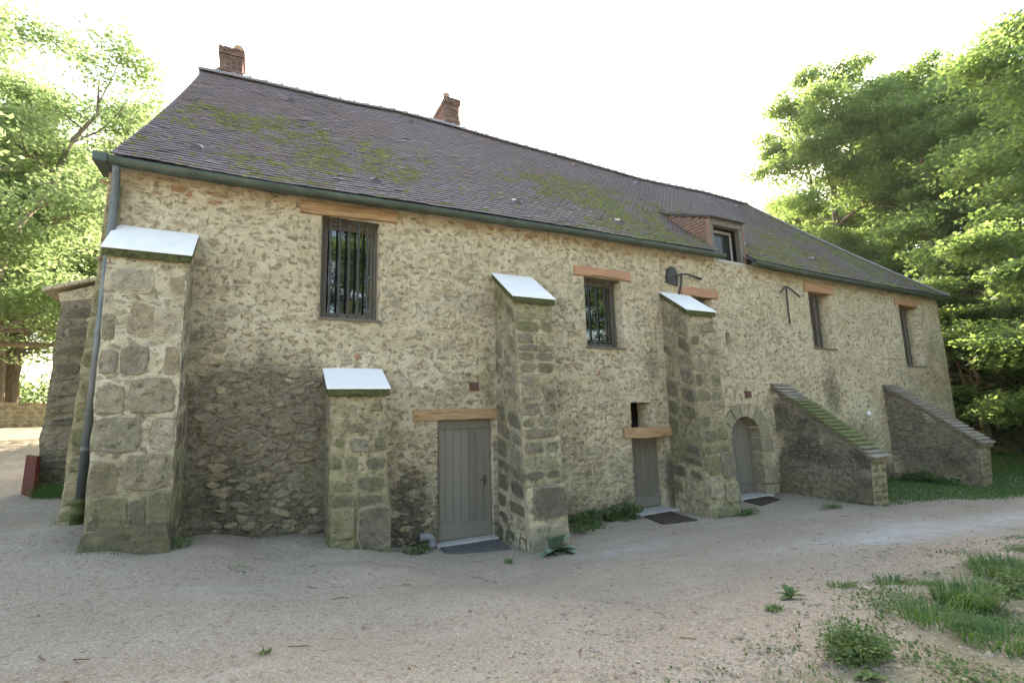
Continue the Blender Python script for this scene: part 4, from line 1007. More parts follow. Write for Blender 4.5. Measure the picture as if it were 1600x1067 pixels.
def tile_verts(i):
    a, b, t = tl[i]; out = []
    sl_ = .9 + .047 * t; n_ = math.sqrt(1 + sl_ * sl_)
    dn = .008 * jit[i, 1] if abs(jit[i, 1]) > 1.7 else .002 * jit[i, 1]
    t0 = t - .003 * jit[i, 2] / n_; t1 = t0 + TL / n_
    pa = roofP(np.array([a, b, b, a]), np.array([t0, t0, t1, t1]), 0.0)
    nr = np.array([0, -sl_ / n_, 1 / n_])
    lo = np.array([.020 + dn * .5, .020 + dn * .5 + .003 * jit[i, 3], -.014, -.014])
    return np.vstack([pa + nr * lo[:, None], pa + nr * (lo + TT)[:, None]])
nearset = set(near.tolist()); VV = []; FF = []; AA = []; n0 = 0
for i in range(len(tl)):
    v = tile_verts(i)
    if i in nearset:
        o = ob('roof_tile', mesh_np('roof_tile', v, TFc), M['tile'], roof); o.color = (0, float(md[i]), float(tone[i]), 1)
    else:
        VV.append(v); FF.append(TFc + n0); n0 += 8; AA.append(np.tile([0, md[i], tone[i]], (8, 1)))
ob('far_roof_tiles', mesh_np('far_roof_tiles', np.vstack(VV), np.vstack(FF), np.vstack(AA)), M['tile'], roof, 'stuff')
# moss cushions along the tile edges
mv, mf = [], []; n0 = 0
oct_ = np.array([(-1, 0, 0), (-.4, -.9, 0), (.5, -.8, 0), (1, .1, 0), (.4, .9, 0), (-.5, .8, 0), (-.35, -.1, 1), (.4, .05, .85)])
of = np.array([(0, 1, 6), (1, 2, 6), (2, 7, 6), (2, 3, 7), (3, 4, 7), (4, 6, 7), (4, 5, 6), (5, 0, 6)])
for i in rt.permutation(len(tl)):
    if rt.random() < md[i] ** 1.2 * .95:
        a, b, t = tl[i]
        for _ in range(1 + int(md[i] > .6)):
            x = rt.uniform(a, b); p = roofP(x, t + rt.uniform(-.012, .03), .036); sl_ = .9 + .047 * t; n_ = math.sqrt(1 + sl_ * sl_)
            rx = rt.lognormal(math.log(.05), .55); ry = rt.uniform(.012, .03); h = rt.uniform(.008, .022)
            X = np.array([1, 0, 0]); Yv = np.array([0, 1 / n_, sl_ / n_]); Z_ = np.array([0, -sl_ / n_, 1 / n_])
            mv.append(p + oct_[:, :1] * rx * X + oct_[:, 1:2] * ry * Yv + oct_[:, 2:] * h * Z_); mf.append(of + n0); n0 += 8
ob('roof_moss', mesh_np('roof_moss', np.vstack(mv), np.vstack(mf)), M['moss'], roof, 'stuff')
# ridge tiles with mortar joints
def ridgepath(s):                                    # s along ridge then down the hip
    if s <= 1: 
        x = -1.62 + (17.42 + 1.62) * s; return roofP(x, T_TOT, .02) + np.array([0, .0, .02])
    k = s - 1; t = T_TOT * (1 - k); return roofP(float(hipx(t)), t, .03) + np.array([0.02, .0, .02])
def ridge_piece(p, q, rr, par, name):
    p = Vector(p); q = Vector(q); d = (q - p).normalized(); sidev = d.cross(Vector((0, 0, 1))).normalized(); up = sidev.cross(d)
    V = []; F = []; n = 7
    for e, (c, f) in enumerate(((p - d * .02, 1.0), (q + d * .02, 1.1))):
        for k in range(n + 1):
            th = math.pi * k / n
            V.append(c + sidev * math.cos(th) * rr * f + up * (math.sin(th) * rr * .95 * f - .05))
        for k in range(n + 1):
            th = math.pi * k / n
            V.append(c + sidev * math.cos(th) * rr * f * .84 + up * (math.sin(th) * rr * .8 * f - .05))
    k = n + 1
    for i in range(n): F += [(i, i + 1, 2 * k + i + 1, 2 * k + i), (k + i + 1, k + i, 3 * k + i, 3 * k + i + 1), (i + 1, i, k + i, k + i + 1), (2 * k + i, 2 * k + i + 1, 3 * k + i + 1, 3 * k + i)]
    F += [(0, 2 * k, 3 * k, k), (n, k + n, 3 * k + n, 2 * k + n)]
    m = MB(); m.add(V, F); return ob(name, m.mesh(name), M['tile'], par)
NR = 54
for i in range(NR):
    o = ridge_piece(ridgepath(i / NR), ridgepath((i + 1) / NR - .0005), .125, roof, 'ridge_tile'); o.color = (0, .2, .86 + .14 * random.random(), 1)
    c = Vector(ridgepath((i + 1) / NR)); m = MB()
    m.tube([c + Vector((-.05, 0, .035)), c + Vector((0, 0, .075)), c + Vector((.055, 0, .035))], [.05, .068, .05], 7); ob('ridge_joint', m.mesh('ridge_joint', 0, True), M['grey_lead'], roof)
NH = 15
for i in range(NH):
    o = ridge_piece(ridgepath(1 + i / NH), ridgepath(1 + (i + 1) / NH), .105, roof, 'hip_tile'); o.color = (0, .5, .4 + .2 * random.random(), 1)
# verge edge and vents
m = MB(); P = [tuple(roofP(float(verge(t)) + .02, t, -.03)) for t in np.linspace(-.02, T_TOT, 12)]
for a, b in zip(P[:-1], P[1:]): m.hexa([(a[0] - .03, a[1], a[2] - .06), (a[0] + .03, a[1], a[2] - .06), (b[0] + .03, b[1], b[2] - .06), (b[0] - .03, b[1], b[2] - .06)], [(a[0] - .03, a[1], a[2] + .015), (a[0] + .03, a[1], a[2] + .015), (b[0] + .03, b[1], b[2] + .015), (b[0] - .03, b[1], b[2] + .015)])
ob('verge_board', m.mesh('verge_board'), M['grey_lead'], roof)
for (x, t) in ((-1.1, .69), (.36, 3.8), (1.74, .58), (3.33, 4.0), (4.78, .72), (7.59, .70), (8.75, 4.05), (11.2, 3.95), (16.2, 3.95), (12.34, .88), (15.51, .87)):
    p = roofP(x, t, .03); sl_ = .9 + .047 * t; m = MB(); V = []; F = []; n = 6
    for k in range(n + 1):
        th = math.pi * k / n; V.append((x + .095 * math.cos(th), p[1] - .03, p[2] - .02 + .095 * math.sin(th)))
    for k in range(n + 1):
        th = math.pi * k / n; V.append((x + .08 * math.cos(th), p[1] + .17, p[2] + .14 + .035 * math.sin(th)))
    k = n + 1; F = [(i + 1, i, k + i, k + i + 1) for i in range(n)] + [tuple(range(n + 1))]
    m.add(V, F); o = ob('roof_vent', m.mesh('roof_vent'), M['tile'], roof); o.color = (.0, .2, .05, 1)

# chimneys: each brick a piece
BR = MB(); BR.box(-.5, .5, -.5, .5, -.5, .5); brick_me = BR.mesh('brick', .05); brick_me.materials.append(M['brick'])
def chimney(x0, x1, y0, y1, zb, zt, bands, potx, poty, tall, seed, label):
    c = ob('chimney', None, None, house); c['label'] = label; r = random.Random(seed)
    m = MB(); m.box(x0 + .02, x1 - .02, y0 + .02, y1 - .02, zb, zt - .01); ob('chimney_core', m.mesh('chimney_core'), M['grey_lead'], c)
    rh = .068; z = zb; row = 0
    while z < zt - .02:
        e = 0.0
        for (a, b, pr) in bands:
            if a <= z < b: e = pr
        X0, X1, Y0, Y1 = x0 - e, x1 + e, y0 - e, y1 + e; bt = .11
        def put(cx_, cy_, lx, ly):
            o = ob('brick', brick_me, None, c); o.location = (cx_, cy_, z + rh / 2 + r.uniform(-.002, .002)); o.scale = (lx, ly, rh - .010); o.color = (r.uniform(.05, .5), .1, r.random(), 1)
        for side in (0, 1):
            L = X1 - X0; n = max(1, round(L / .22)); off = (row % 2) * .5; xs = [X0] + [X0 + L * (k + off) / n for k in range(0 if off else 1, n)] + [X1]
            for a, b in zip(xs[:-1], xs[1:]):
                if b - a > .03: put((a + b) / 2, (Y0 + bt / 2 if side == 0 else Y1 - bt / 2) + r.uniform(-.003, .003), b - a - .01, bt)
            L = Y1 - Y0 - 2 * bt; n = max(1, round(L / .22)); ys = [Y0 + bt] + [Y0 + bt + L * (k + (.5 - off)) / n for k in range(0 if not off else 1, n)] + [Y1 - bt]
            for a, b in zip(ys[:-1], ys[1:]):
                if b - a > .03: put((X0 + bt / 2 if side == 0 else X1 - bt / 2) + r.uniform(-.003, .003), (a + b) / 2, bt, b - a - .01)
        z += rh; row += 1
    m = MB(); m.hexa([(x0 - .03, y0 - .03, zt - .01), (x1 + .03, y0 - .03, zt - .01), (x1 + .03, y1 + .03, zt - .01), (x0 - .03, y1 + .03, zt - .01)], [(x0 + .06, y0 + .06, zt + .07), (x1 - .06, y0 + .06, zt + .07), (x1 - .06, y1 - .06, zt + .07), (x0 + .06, y1 - .06, zt + .07)])
    ob('flaunching', m.mesh('flaunching', .01), M['grey_lead'], c)
    m = MB(); m.tube([(potx, poty, zt + .03), (potx, poty, zt + .03 + tall * .8), (potx, poty, zt + .03 + tall * .82), (potx, poty, zt + .03 + tall)], [.105, .095, .115, .115], 14); ob('chimney_pot', m.mesh('chimney_pot', 0, True), M['pot'], c)
    return c
chimney(-1.24, -.74, 4.25, 4.85, 9.9, 11.22, [(10.48, 10.62, .035), (11.04, 11.22, .035)], -.86, 4.5, .24, 4, 'brick chimney at the gable end with a pale clay pot')
chimney(4.52, 4.97, 4.3, 5.45, 9.9, 11.60, [(10.75, 10.89, .03), (11.36, 11.60, .03)], 4.62, 4.5, .18, 5, 'deep brick chimney at the middle of the ridge')
m = MB(); m.tube([(-.66, 4.6, 10.2), (-.655, 4.6, 11.05)], .008, 5); ob('antenna_rod', m.mesh('antenna_rod'), M['grey_lead'], house)

# gutter
def gutter(x0, x1, cap0, cap1):
    g = ob('gutter', None, None, house); V = []; F = []; n = 8; xs = np.linspace(x0, x1, max(3, int((x1 - x0) / .6)))
    prof = [(math.cos(math.pi + math.pi * k / n), math.sin(math.pi + math.pi * k / n)) for k in range(n + 1)]
    prof = [(-1.04, .30)] + prof + [(1, .2)]; n = len(prof) - 1
    for x in xs:
        zc = 5.89 + float(EAVE(x)) - .02
        for rr in (.086, .077):
            for (a, b) in prof: V.append((x, -.235 + a * rr, zc + b * rr))
    k = 2 * (n + 1)
    for i in range(len(xs) - 1):
        for j in range(n):
            a = i * k + j; F.append((a, a + k, a + k + 1, a + 1)); a = i * k + n + 1 + j; F.append((a + 1, a + k + 1, a + k, a))
        F.append((i * k, i * k + n + 1, (i + 1) * k + n + 1, (i + 1) * k))
    m = MB(); m.add(V, F)
    for e, x in ((cap0, x0), (cap1, x1)):
        if e:
            zc = 5.87 + float(EAVE(x)); P = [(x, -.235 + a * .087, zc + b * .087) for a, b in prof]; m.add(P, [tuple(range(n + 1))]); m.add([(x + (.004 if x == x0 else -.004), y, z) for _, y, z in P], [tuple(reversed(range(n + 1)))])
    ob('trough', m.mesh('trough', 0, True), M['copper'], g)
    x = x0 + .35
    while x < x1 - .1:
        zc = 5.87 + float(EAVE(x)); m = MB(); V = [(x + dx, -.235 + a * .090, zc + b * .090) for dx in (-.012, .012) for a, b in prof]; k2 = n + 1
        m.add(V, [(j, j + k2, j + k2 + 1, j + 1) for j in range(n)]); ob('gutter_joint', m.mesh('gutter_joint'), M['copper'], g)
        x += .98
gutter(-2.03, 10.30, True, True); gutter(11.42, 21.66, True, True)
# end box turning the corner, downpipe
m = MB(); m.box(-2.20, -2.035, -.33, .25, 5.79, 5.93); ob('gutter_box', m.mesh('gutter_box', .01), M['copper'], house)
m = MB(); m.tube([(-1.95, -.24, 5.80), (-1.95, -.20, 5.72), (-1.955, -.13, 5.55), (-1.955, -.12, 5.3), (-1.985, -.12, 3.3), (-2.02, -.12, 1.22)], .050, 10)
dp = ob('downpipe', m.mesh('downpipe', 0, True), M['pipe'], house)
for z in (5.30, 3.45, 1.9):
    m = MB(); m.tube([(-1.957 - (5.3 - z) * .0155, -.12, z - .025), (-1.957 - (5.3 - z) * .0155, -.12, z + .025)], .058, 10); ob('pipe_collar', m.mesh('pipe_collar'), M['pipe'], dp)
m = MB(); m.tube([(-2.03, -.12, 1.27), (-2.03, -.12, 1.21), (-2.03, -.12, 1.205), (-2.035, -.12, 1.12), (-2.035, -.12, 1.115), (-2.035, -.12, 1.08), (-2.035, -.12, 1.075), (-2.04, -.13, .75)], [.085, .085, .07, .07, .082, .082, .066, .068], 10); ob('pipe_boot', m.mesh('pipe_boot', 0, True), M['cast'], dp)

# ------------------------------------------------------------------ dormer
dm = ob('dormer', None, None, house)
zs0, zs1 = 6.02, 7.06; a, b = 10.16, 11.38
m = MB(); m.box(a, a + .13, .0, .14, zs0 - .25, zs1 - .14); m.box(b - .13, b, .0, .14, zs0 - .25, zs1 - .14); m.box(a + .002, b - .002, -.012, .15, zs1 - .138, zs1 + .05); ob('dormer_frame', m.mesh('dormer_frame', .008), M['frame'], dm)
m = MB(); m.box(a - .1, b + .1, .012, .3, 5.6, zs0 - .10); ob('dormer_base', m.mesh('dormer_base'), M['mortar'], dm)
m = MB(); m.box(a + .13, b - .13, -.03, .16, zs0 - .10, zs0 - .03); ob('sill', m.mesh('sill', .006), M['sill'], dm)
def ringxz(a, b, c, d, t, y0, y1):
    m = MB(); m.box(a, a + t, y0, y1, c, d); m.box(b - t, b, y0, y1, c, d); m.box(a + t + .001, b - t - .001, y0, y1, d - t, d); m.box(a + t + .001, b - t - .001, y0, y1, c, c + t); return m
ob('sash', ringxz(a + .10, b - .10, zs0 - .06, zs1 - .14, .07, .26, .31).mesh('sash', .005), M['oakgrey'] if 'oakgrey' in M else M['sill'], dm)
m = MB(); m.box(a + .16, b - .16, .285, .295, zs0, zs1 - .2); ob('pane', m.mesh('pane'), M['glass_dim'], dm)
m = MB(); m.box(a + .005, a + .125, .16, 1.8, zs0 - .3, zs1 + .02); m.box(b - .125, b - .005, .16, 1.8, zs0 - .3, zs1 + .02)
m = MB(); 
for (xa, xb) in ((a + .02, a + .12), (b - .12, b - .02)):
    V = [(xa, .12, 5.7), (xa, .12, zs1), (xa, 2.05, zs1 + .84), (xa, 2.05, 7.3)]; V2 = [(xb, y, z) for _, y, z in V]
    m.add(V + V2, [(0, 1, 2, 3), (7, 6, 5, 4), (0, 4, 5, 1), (1, 5, 6, 2), (2, 6, 7, 3), (3, 7, 4, 0)])
ob('cheek_board', m.mesh('cheek_board'), M['dark'], dm)
# tile-hung cheeks
rc = random.Random(50)
for side, X in ((-1, a), (1, b)):
    for row in range(27):
        z = 5.92 + row * .088
        y = .14 - (row % 2) * .085
        while y < 2.2:
            y0, y1 = max(y, .125), y + .168
            zroof = lambda yy: 5.93 + float(rz0(yy + .25)) + .12
            ztop = zs1 + .02 + .42 * (y0 + y1) / 2
            if y1 - y0 > .03 and z + .10 > zroof(y0) - .05 and z < ztop:
                m = MB(); zt = min(z + .115, ztop); xo = X + side * .045; xi = X + side * .008
                m.hexa([(min(xo, X), y0 + .002, z), (max(xo, X), y0 + .002, z), (max(xo, X), y1 - .002, z), (min(xo, X), y1 - .002, z)], [(min(xi, X), y0 + .002, zt), (max(xi, X), y0 + .002, zt), (max(xi, X), y1 - .002, zt), (min(xi, X), y1 - .002, zt)])
                ob('cheek_tile', m.mesh('cheek_tile'), M['cheek'], dm)
            y += .17
# corner boards
for xa in (a - .035, b):
    m = MB(); m.box(xa, xa + .035, -.02, .12, 5.9, zs1 + .02); ob('corner_board', m.mesh('corner_board', .004), M['cheek'], dm)
# shallow tiled roof
def dr(y): return zs1 + .07 + .42 * y
m = MB(); m.hexa([(a - .05, -.06, dr(-.06) - .03), (b + .05, -.06, dr(-.06) - .03), (b + .05, 2.4, dr(2.4) - .03), (a - .05, 2.4, dr(2.4) - .03)], [(a - .05, -.06, dr(-.06)), (b + .05, -.06, dr(-.06)), (b + .05, 2.4, dr(2.4)), (a - .05, 2.4, dr(2.4))]); ob('dormer_deck', m.mesh('dormer_deck'), M['frame'], dm)
for row in range(17):
    y0 = -.12 + row * .13; x = a - .08 - (row % 2) * .08
    while x < b + .08:
        xa, xb = max(x, a - .085) + .002, min(x + .165, b + .085) - .002
        if xb - xa > .03:
            m = MB(); m.hexa([(xa, y0, dr(y0) + .012), (xb, y0, dr(y0) + .012), (xb, y0 + .2, dr(y0 + .2) + .002), (xa, y0 + .2, dr(y0 + .2) + .002)], [(xa, y0, dr(y0) + .028), (xb, y0, dr(y0) + .028), (xb, y0 + .2, dr(y0 + .2) + .014), (xa, y0 + .2, dr(y0 + .2) + .014)])
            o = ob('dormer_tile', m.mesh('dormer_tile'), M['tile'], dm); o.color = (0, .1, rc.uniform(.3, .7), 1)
        x += .165

# ------------------------------------------------------------------ things on the ground by the doors
def flat_mat(name, label, pts, th, mat):
    m = MB(); n = 8; V = []; F = []
    c = [np.array(p, float) for p in pts]; r = random.Random(len(label))
    for j in range(n + 1):
        for i in range(n + 1):
            u, w = i / n, j / n; p = (1 - w) * ((1 - u) * c[0] + u * c[1]) + w * ((1 - u) * c[3] + u * c[2]); z = max(gz1(p[0], p[1]), .0) + .012 + r.uniform(0, .006); V.append((p[0], p[1], z + th))
    k = n + 1; F = [(j * k + i, j * k + i + 1, (j + 1) * k + i + 1, (j + 1) * k + i) for j in range(n) for i in range(n)]
    ring = list(range(k)) + [j * k + n for j in range(1, k)] + [n * k + i for i in range(n - 1, -1, -1)] + [j * k for j in range(n - 1, 0, -1)]
    b0 = len(V); V += [(V[i][0], V[i][1], V[i][2] - th - .03) for i in ring]; L = len(ring)
    F += [(ring[i], b0 + i, b0 + (i + 1) % L, ring[(i + 1) % L]) for i in range(L)]
    m.add(V, F); return tag(ob(name, m.mesh(name), mat), label, 'doormat')
flat_mat('doormat', 'worn grey doormat with grit in front of the wide first door', [(2.72, -.68), (3.78, -.86), (3.86, -.22), (2.78, -.20)], .012, M['mat_grey'])
flat_mat('doormat', 'dark brown coir doormat in front of the narrow recessed door', [(6.95, -1.02), (7.78, -1.08), (7.92, -.22), (7.16, -.24)], .012, M['mat_dark'])
flat_mat('doormat', 'blackish doormat in front of the arched door', [(10.1, -.78), (11.05, -.55), (11.15, -.10), (10.22, -.22)], .012, M['mat_dark'])
z = gz1(2.62, -.2)
m = MB(); m.tube([(2.45, -.16, z + .19), (2.56, -.16, z + .19), (2.61, -.16, z + .185), (2.645, -.16, z + .155), (2.655, -.16, z + .10), (2.655, -.16, z - .1)], .062, 12, True); m.tube([(2.44, -.16, z + .19), (2.50, -.16, z + .19)], .07, 12); m.tube([(2.655, -.16, z + .09), (2.655, -.16, z + .0)], .07, 12)
tag(ob('drain_elbow', m.mesh('drain_elbow', 0, True), M['plastic']), 'grey plastic drain elbow rising from the ground beside the wide door', 'drain pipe')
z = gz1(-3.75, 3.2); z_ = z
m = MB(); m.hexa([(-3.74, 3.55, z - .3), (-3.36, 2.80, z - .3), (-3.31, 2.83, z - .3), (-3.69, 3.58, z - .3)], [(-3.72, 3.55, z + .68), (-3.35, 2.80, z + .68), (-3.30, 2.83, z + .68), (-3.67, 3.58, z + .68)])
tag(ob('steel_panel', m.mesh('steel_panel', .006), M['rust']), 'low rust-red steel panel standing by the gable buttress', 'panel')

# low stone wall far left, beyond the sunlit path
gw = thing('garden_wall', 'low sunlit stone wall along the far side of the path', 'wall', (-12, 22, 2.2))
rw = random.Random(61); wv0 = len(bpy.data.objects)
pA, pB = Vector((-20.0, 19.0)), Vector((-3.0, 25.0)); dW = (pB - pA); LW = dW.length; dW.normalize(); ang = math.atan2(dW.y, dW.x)
sm = [mesh_np('stone', v, f) for v, f in LUMPS[:8]]
for q in sm: q.materials.append(M['stone'])
m = MB(); nW = 14
for i in range(nW):
    p = pA + dW * LW * i / nW; q = pA + dW * LW * (i + 1) / nW; z0 = gz1(p.x, p.y); z1 = gz1(q.x, q.y); nv = Vector((-dW.y, dW.x)) * .4
    m.hexa([(p.x, p.y, z0 - .3), (q.x, q.y, z1 - .3), (q.x + nv.x, q.y + nv.y, z1 - .3), (p.x + nv.x, p.y + nv.y, z0 - .3)], [(p.x, p.y, z0 + 1.15), (q.x, q.y, z1 + 1.15), (q.x + nv.x, q.y + nv.y, z1 + 1.15), (p.x + nv.x, p.y + nv.y, z0 + 1.15)])
core = ob('wall_core', m.mesh('wall_core'), M['mortar'], gw); core.location = (12, -22, -2.2)
for row in range(6):
    s_ = rw.uniform(0, .3)
    while s_ < LW:
        L = rw.uniform(.25, .6); p = pA + dW * (s_ + L / 2)
        if p.x > -14:
            o = ob('stone', sm[rw.randrange(8)], None, gw); o.location = (p.x + 12 + dW.y * .0, p.y - 22, gz1(p.x, p.y) + .1 + row * .2 - 2.2); o.rotation_euler = (0, rw.uniform(-.1, .1), ang); o.scale = (L / 2 * .95, .05, .10); o.color = (.1, .1, rw.choice([.28, .42, .66, .76]), 1)
        s_ += L

# ------------------------------------------------------------------ trees
def tubes_np(paths):
    V = []; F = []; n0 = 0
    for P, R, n in paths:
        P = np.array(P); m = len(P); D = np.gradient(P, axis=0); D /= np.linalg.norm(D, axis=1)[:, None] + 1e-9
        ref = np.where(np.abs(D[:, 2:3]) > .9, np.array([[1., 0, 0]]), np.array([[0, 0, 1.]]))
        A = np.cross(D, ref); A /= np.linalg.norm(A, axis=1)[:, None]; B = np.cross(D, A)
        th = np.arange(n) * 2 * np.pi / n
        ring = P[:, None, :] + np.array(R)[:, None, None] * (A[:, None, :] * np.cos(th)[None, :, None] + B[:, None, :] * np.sin(th)[None, :, None])
        V.append(ring.reshape(-1, 3)); id_ = np.arange(m * n).reshape(m, n) + n0
        F.append(np.stack([id_[:-1], np.roll(id_[:-1], -1, 1), np.roll(id_[1:], -1, 1), id_[1:]], -1).reshape(-1, 4)); n0 += m * n
    return np.vstack(V), np.vstack(F)
def leaves_np(C, S, N, size, r, up=.9, asp=.62, flat=.32):
    """C cluster centres, S cluster radii, N leaves in all"""
    k = r.integers(len(C), size=N); g = r.normal(0, 1, (N, 3)); g /= np.maximum(1, np.linalg.norm(g, axis=1)[:, None] / 1.7)
    P = C[k] + g * S[k][:, None] * np.array([1, 1, flat])
    nrm = r.normal(0, .55, (N, 3)); nrm[:, 2] += up; nrm /= np.linalg.norm(nrm, axis=1)[:, None]
    a = r.normal(0, 1, (N, 3)); a[:, 2] -= .35; a -= nrm * (a * nrm).sum(1)[:, None]; a /= np.linalg.norm(a, axis=1)[:, None] + 1e-9
    b = np.cross(nrm, a); L = size * r.uniform(.6, 1.35, N)[:, None]
    V = np.stack([P - a * L * .5, P + b * L * asp * .5 - nrm * L * .08, P + a * L * .5, P - b * L * asp * .5 - nrm * L * .08], 1).reshape(-1, 3)
    q = np.arange(N)[:, None] * 4
    F = np.vstack([q + np.array([[0, 1, 2, 3]])])
    clt = r.random(len(C))
    tone = np.clip(.25 + .45 * clt[k] + r.normal(0, .16, N), 0, 1)
    A = np.zeros((N * 4, 3)); A[:, 2] = np.repeat(tone, 4)
    return V, F, A
def make_tree(name, seed, H, R, cb, nlimb, nleaf, lsize, mat, trunk_r=.28, stems=1, lean=0.0, top_el=65, low_el=8, clump=.55, spread=.2, dens=None):
    r = np.random.default_rng(seed); paths = []; C = []; S = []
    for st in range(stems):
        az0 = r.uniform(0, 6.28); n = 9; P = [np.array([0, 0, -.4])]; sp = spread * (stems > 1)
        for i in range(1, n + 1):
            f = i / n; hh = H * .86 * f * (1 - .1 * st)
            P.append(np.array([math.cos(az0) * sp * hh * min(1, f * 1.4) + lean * hh + .25 * r.normal() * f, math.sin(az0) * sp * hh * min(1, f * 1.4) + .25 * r.normal() * f, hh]))
        P = np.array(P); Rr = trunk_r * (1 - .15 * st) * (1 - .9 * np.linspace(0, 1, n + 1) ** .9); Rr[0] *= 1.35
        paths.append((P, Rr, 8))
        nl = max(4, int(nlimb / stems))
        for l in range(nl):
            f = cb + (1 - cb) * (l + r.uniform(.1, .9)) / nl; p0 = np.array([np.interp(f * n, np.arange(n + 1), P[:, k]) for k in range(3)])
            az = l * 2.4 + r.uniform(-.5, .5) + az0; g = (f - cb) / (1 - cb)
            Ln = R * (1.05 - .72 * g ** 1.6) * r.uniform(.75, 1.15) * (.55 + .45 * min(1, g * 4 + .35))
            el = rad(low_el + (top_el - low_el) * g + r.uniform(-10, 10)); m = 7; Q = [p0]; d = np.array([math.cos(az) * math.cos(el), math.sin(az) * math.cos(el), math.sin(el)])
            for i in range(1, m + 1):
                d = d + r.normal(0, .13, 3) + np.array([0, 0, -.035 + .05 * (i < 3)]); d /= np.linalg.norm(d); Q.append(Q[-1] + d * Ln / m)
            Q = np.array(Q); r0 = min(.55 * np.interp(f * n, np.arange(n + 1), Rr), .02 + .022 * Ln); paths.append((Q, np.linspace(r0, .012, m + 1), 5))
            ns = int(4 + Ln * 1.5)
            for s_ in range(ns):
                u = r.uniform(.22, 1.0); q0 = np.array([np.interp(u * m, np.arange(m + 1), Q[:, k]) for k in range(3)])
                az2 = az + r.choice([-1, 1]) * r.uniform(.4, 1.3); L2 = Ln * r.uniform(.16, .36) * (1.15 - .5 * u) + .35; e2 = r.uniform(-.1, .45)
                d2 = np.array([math.cos(az2) * math.cos(e2), math.sin(az2) * math.cos(e2), math.sin(e2)]); W = [q0]
                for i in range(4): d2 = d2 + r.normal(0, .15, 3) + np.array([0, 0, -.05]); d2 /= np.linalg.norm(d2); W.append(W[-1] + d2 * L2 / 4)
                W = np.array(W); paths.append((W, np.linspace(max(r0 * .4, .01), .006, 5), 4))
                for i in (2, 3, 4): C.append(W[i] + r.normal(0, .12, 3)); S.append(clump * r.uniform(.6, 1.15))
            C.append(Q[-1]); S.append(clump)
    V, F = tubes_np(paths); bark = mesh_np(name + '_trunk', V, F, None, True); bark.materials.append(M['bark'])
    C = np.array(C); S = np.array(S); V, F, A = leaves_np(C, S, nleaf, lsize, r)
    cr = mesh_np(name + '_crown', V, F, A); cr.materials.append(mat)
    return bark, cr
print('trees')
T = {}
T['maple'] = make_tree('maple', 1, 19, 6.0, .30, 26, 85000, .175, M['leaf_r'], .34, 2, 0, 62, 5, .62, .10)
T['maple2'] = make_tree('maple2', 2, 19, 6.5, .25, 26, 85000, .175, M['leaf_r'], .32, 1, .03, 60, 0, .65)
T['ash'] = make_tree('ash', 3, 20, 5.2, .32, 22, 40000, .18, M['leaf_r'], .28, 2, 0, 70, 15, .6, .12)
T['robinia'] = make_tree('robinia', 4, 17, 6.2, .20, 38, 90000, .145, M['leaf_l'], .30, 3, 0, 55, 5, .55, .16)
T['bushy'] = make_tree('bushy', 5, 8, 3.8, .10, 20, 45000, .16, M['leaf_r'], .14, 3, 0, 60, 0, .5, .22)
def plant_tree(kind, name, label, x, y, H0, Hwant, rot, group, wide=1.0, cat='tree', dz=-.1):
    s = Hwant / H0; t = thing(name, label, cat, (x, y, gz1(x, y) + dz), group); t.rotation_euler = (0, 0, rot); t.scale = (s * wide, s * wide, s)
    a, b = T[kind]; ob('trunk', a, None, t); ob('crown', b, None, t)
    return t
GR = 'trees of the wood on the right hillside'
plant_tree('maple', 'maple_tree', 'tall twin-stemmed tree with layered crown rising over the hip of the roof', 35.3, 10.4, 19, 23.0, .4, GR, .95)
plant_tree('ash', 'ash_tree', 'thin-crowned tree with bare crooked branches, right of the twin-stemmed tree', 36.0, 4.0, 20, 21.0, 2.0, GR, 1.1)
plant_tree('maple2', 'maple_tree', 'tree with a pale leaning trunk before the dark wood on the right', 33.5, 1.5, 19, 15.5, 1.0, GR, 1.05)
plant_tree('maple2', 'maple_tree', 'tallest bright tree reaching the upper right corner', 28.5, -3.6, 19, 20.5, 3.9, GR, 1.0)
plant_tree('maple', 'maple_tree', 'leafy tree low behind the far end of the roof ridge', 38.5, 15.5, 19, 15.0, 2.2, GR, 1.0)
plant_tree('maple2', 'maple_tree', 'round-topped tree directly behind the tiled hip', 31.5, 9.0, 19, 11.5, 5.0, GR, 1.2)
plant_tree('bushy', 'hazel_tree', 'dense low tree touching the far end of the gutter', 27.5, 4.2, 8, 8.6, .3, GR, 1.2)
plant_tree('bushy', 'hazel_tree', 'spreading understorey tree over the shaded end of the lawn', 26.3, 1.0, 8, 7.0, 2.1, GR, 1.35, dz=.6)
plant_tree('bushy', 'hazel_tree', 'overhanging leafy tree at the right edge above the lawn', 24.6, -2.6, 8, 8.0, 4.0, GR, 1.15, dz=.7)
plant_tree('ash', 'ash_tree', 'slender tree among the tall crowns at the top right', 40.0, 1.0, 20, 22.0, 5.2, GR, 1.2)
plant_tree('maple', 'maple_tree', 'broad tree filling the skyline between the twin-stemmed tree and the tall corner tree', 40.5, 6.2, 19, 21.5, 5.6, GR, 1.15)
plant_tree('maple2', 'maple_tree', 'distant tree whose top just clears the roof before the hip', 44.0, 19.5, 19, 15.5, .9, GR, .9)
plant_tree('maple', 'maple_tree', 'far tree filling the gap beneath the tallest crowns', 44.0, 7.0, 19, 19.0, 1.2, GR, 1.2)
plant_tree('maple2', 'maple_tree', 'hillside tree behind the thin-crowned tree', 48.0, 14.0, 19, 16.0, 2.9, GR, 1.3)
plant_tree('maple', 'maple_tree', 'dark hillside tree at the right edge under the tallest crown', 38.0, -4.5, 19, 15.0, 4.4, GR, 1.3)
GL = 'trees left of the house'
plant_tree('robinia', 'robinia_tree', 'feathery light green tree with many stems at the left edge', -9.9, 16.4, 17, 18.0, .6, GL, 1.1)
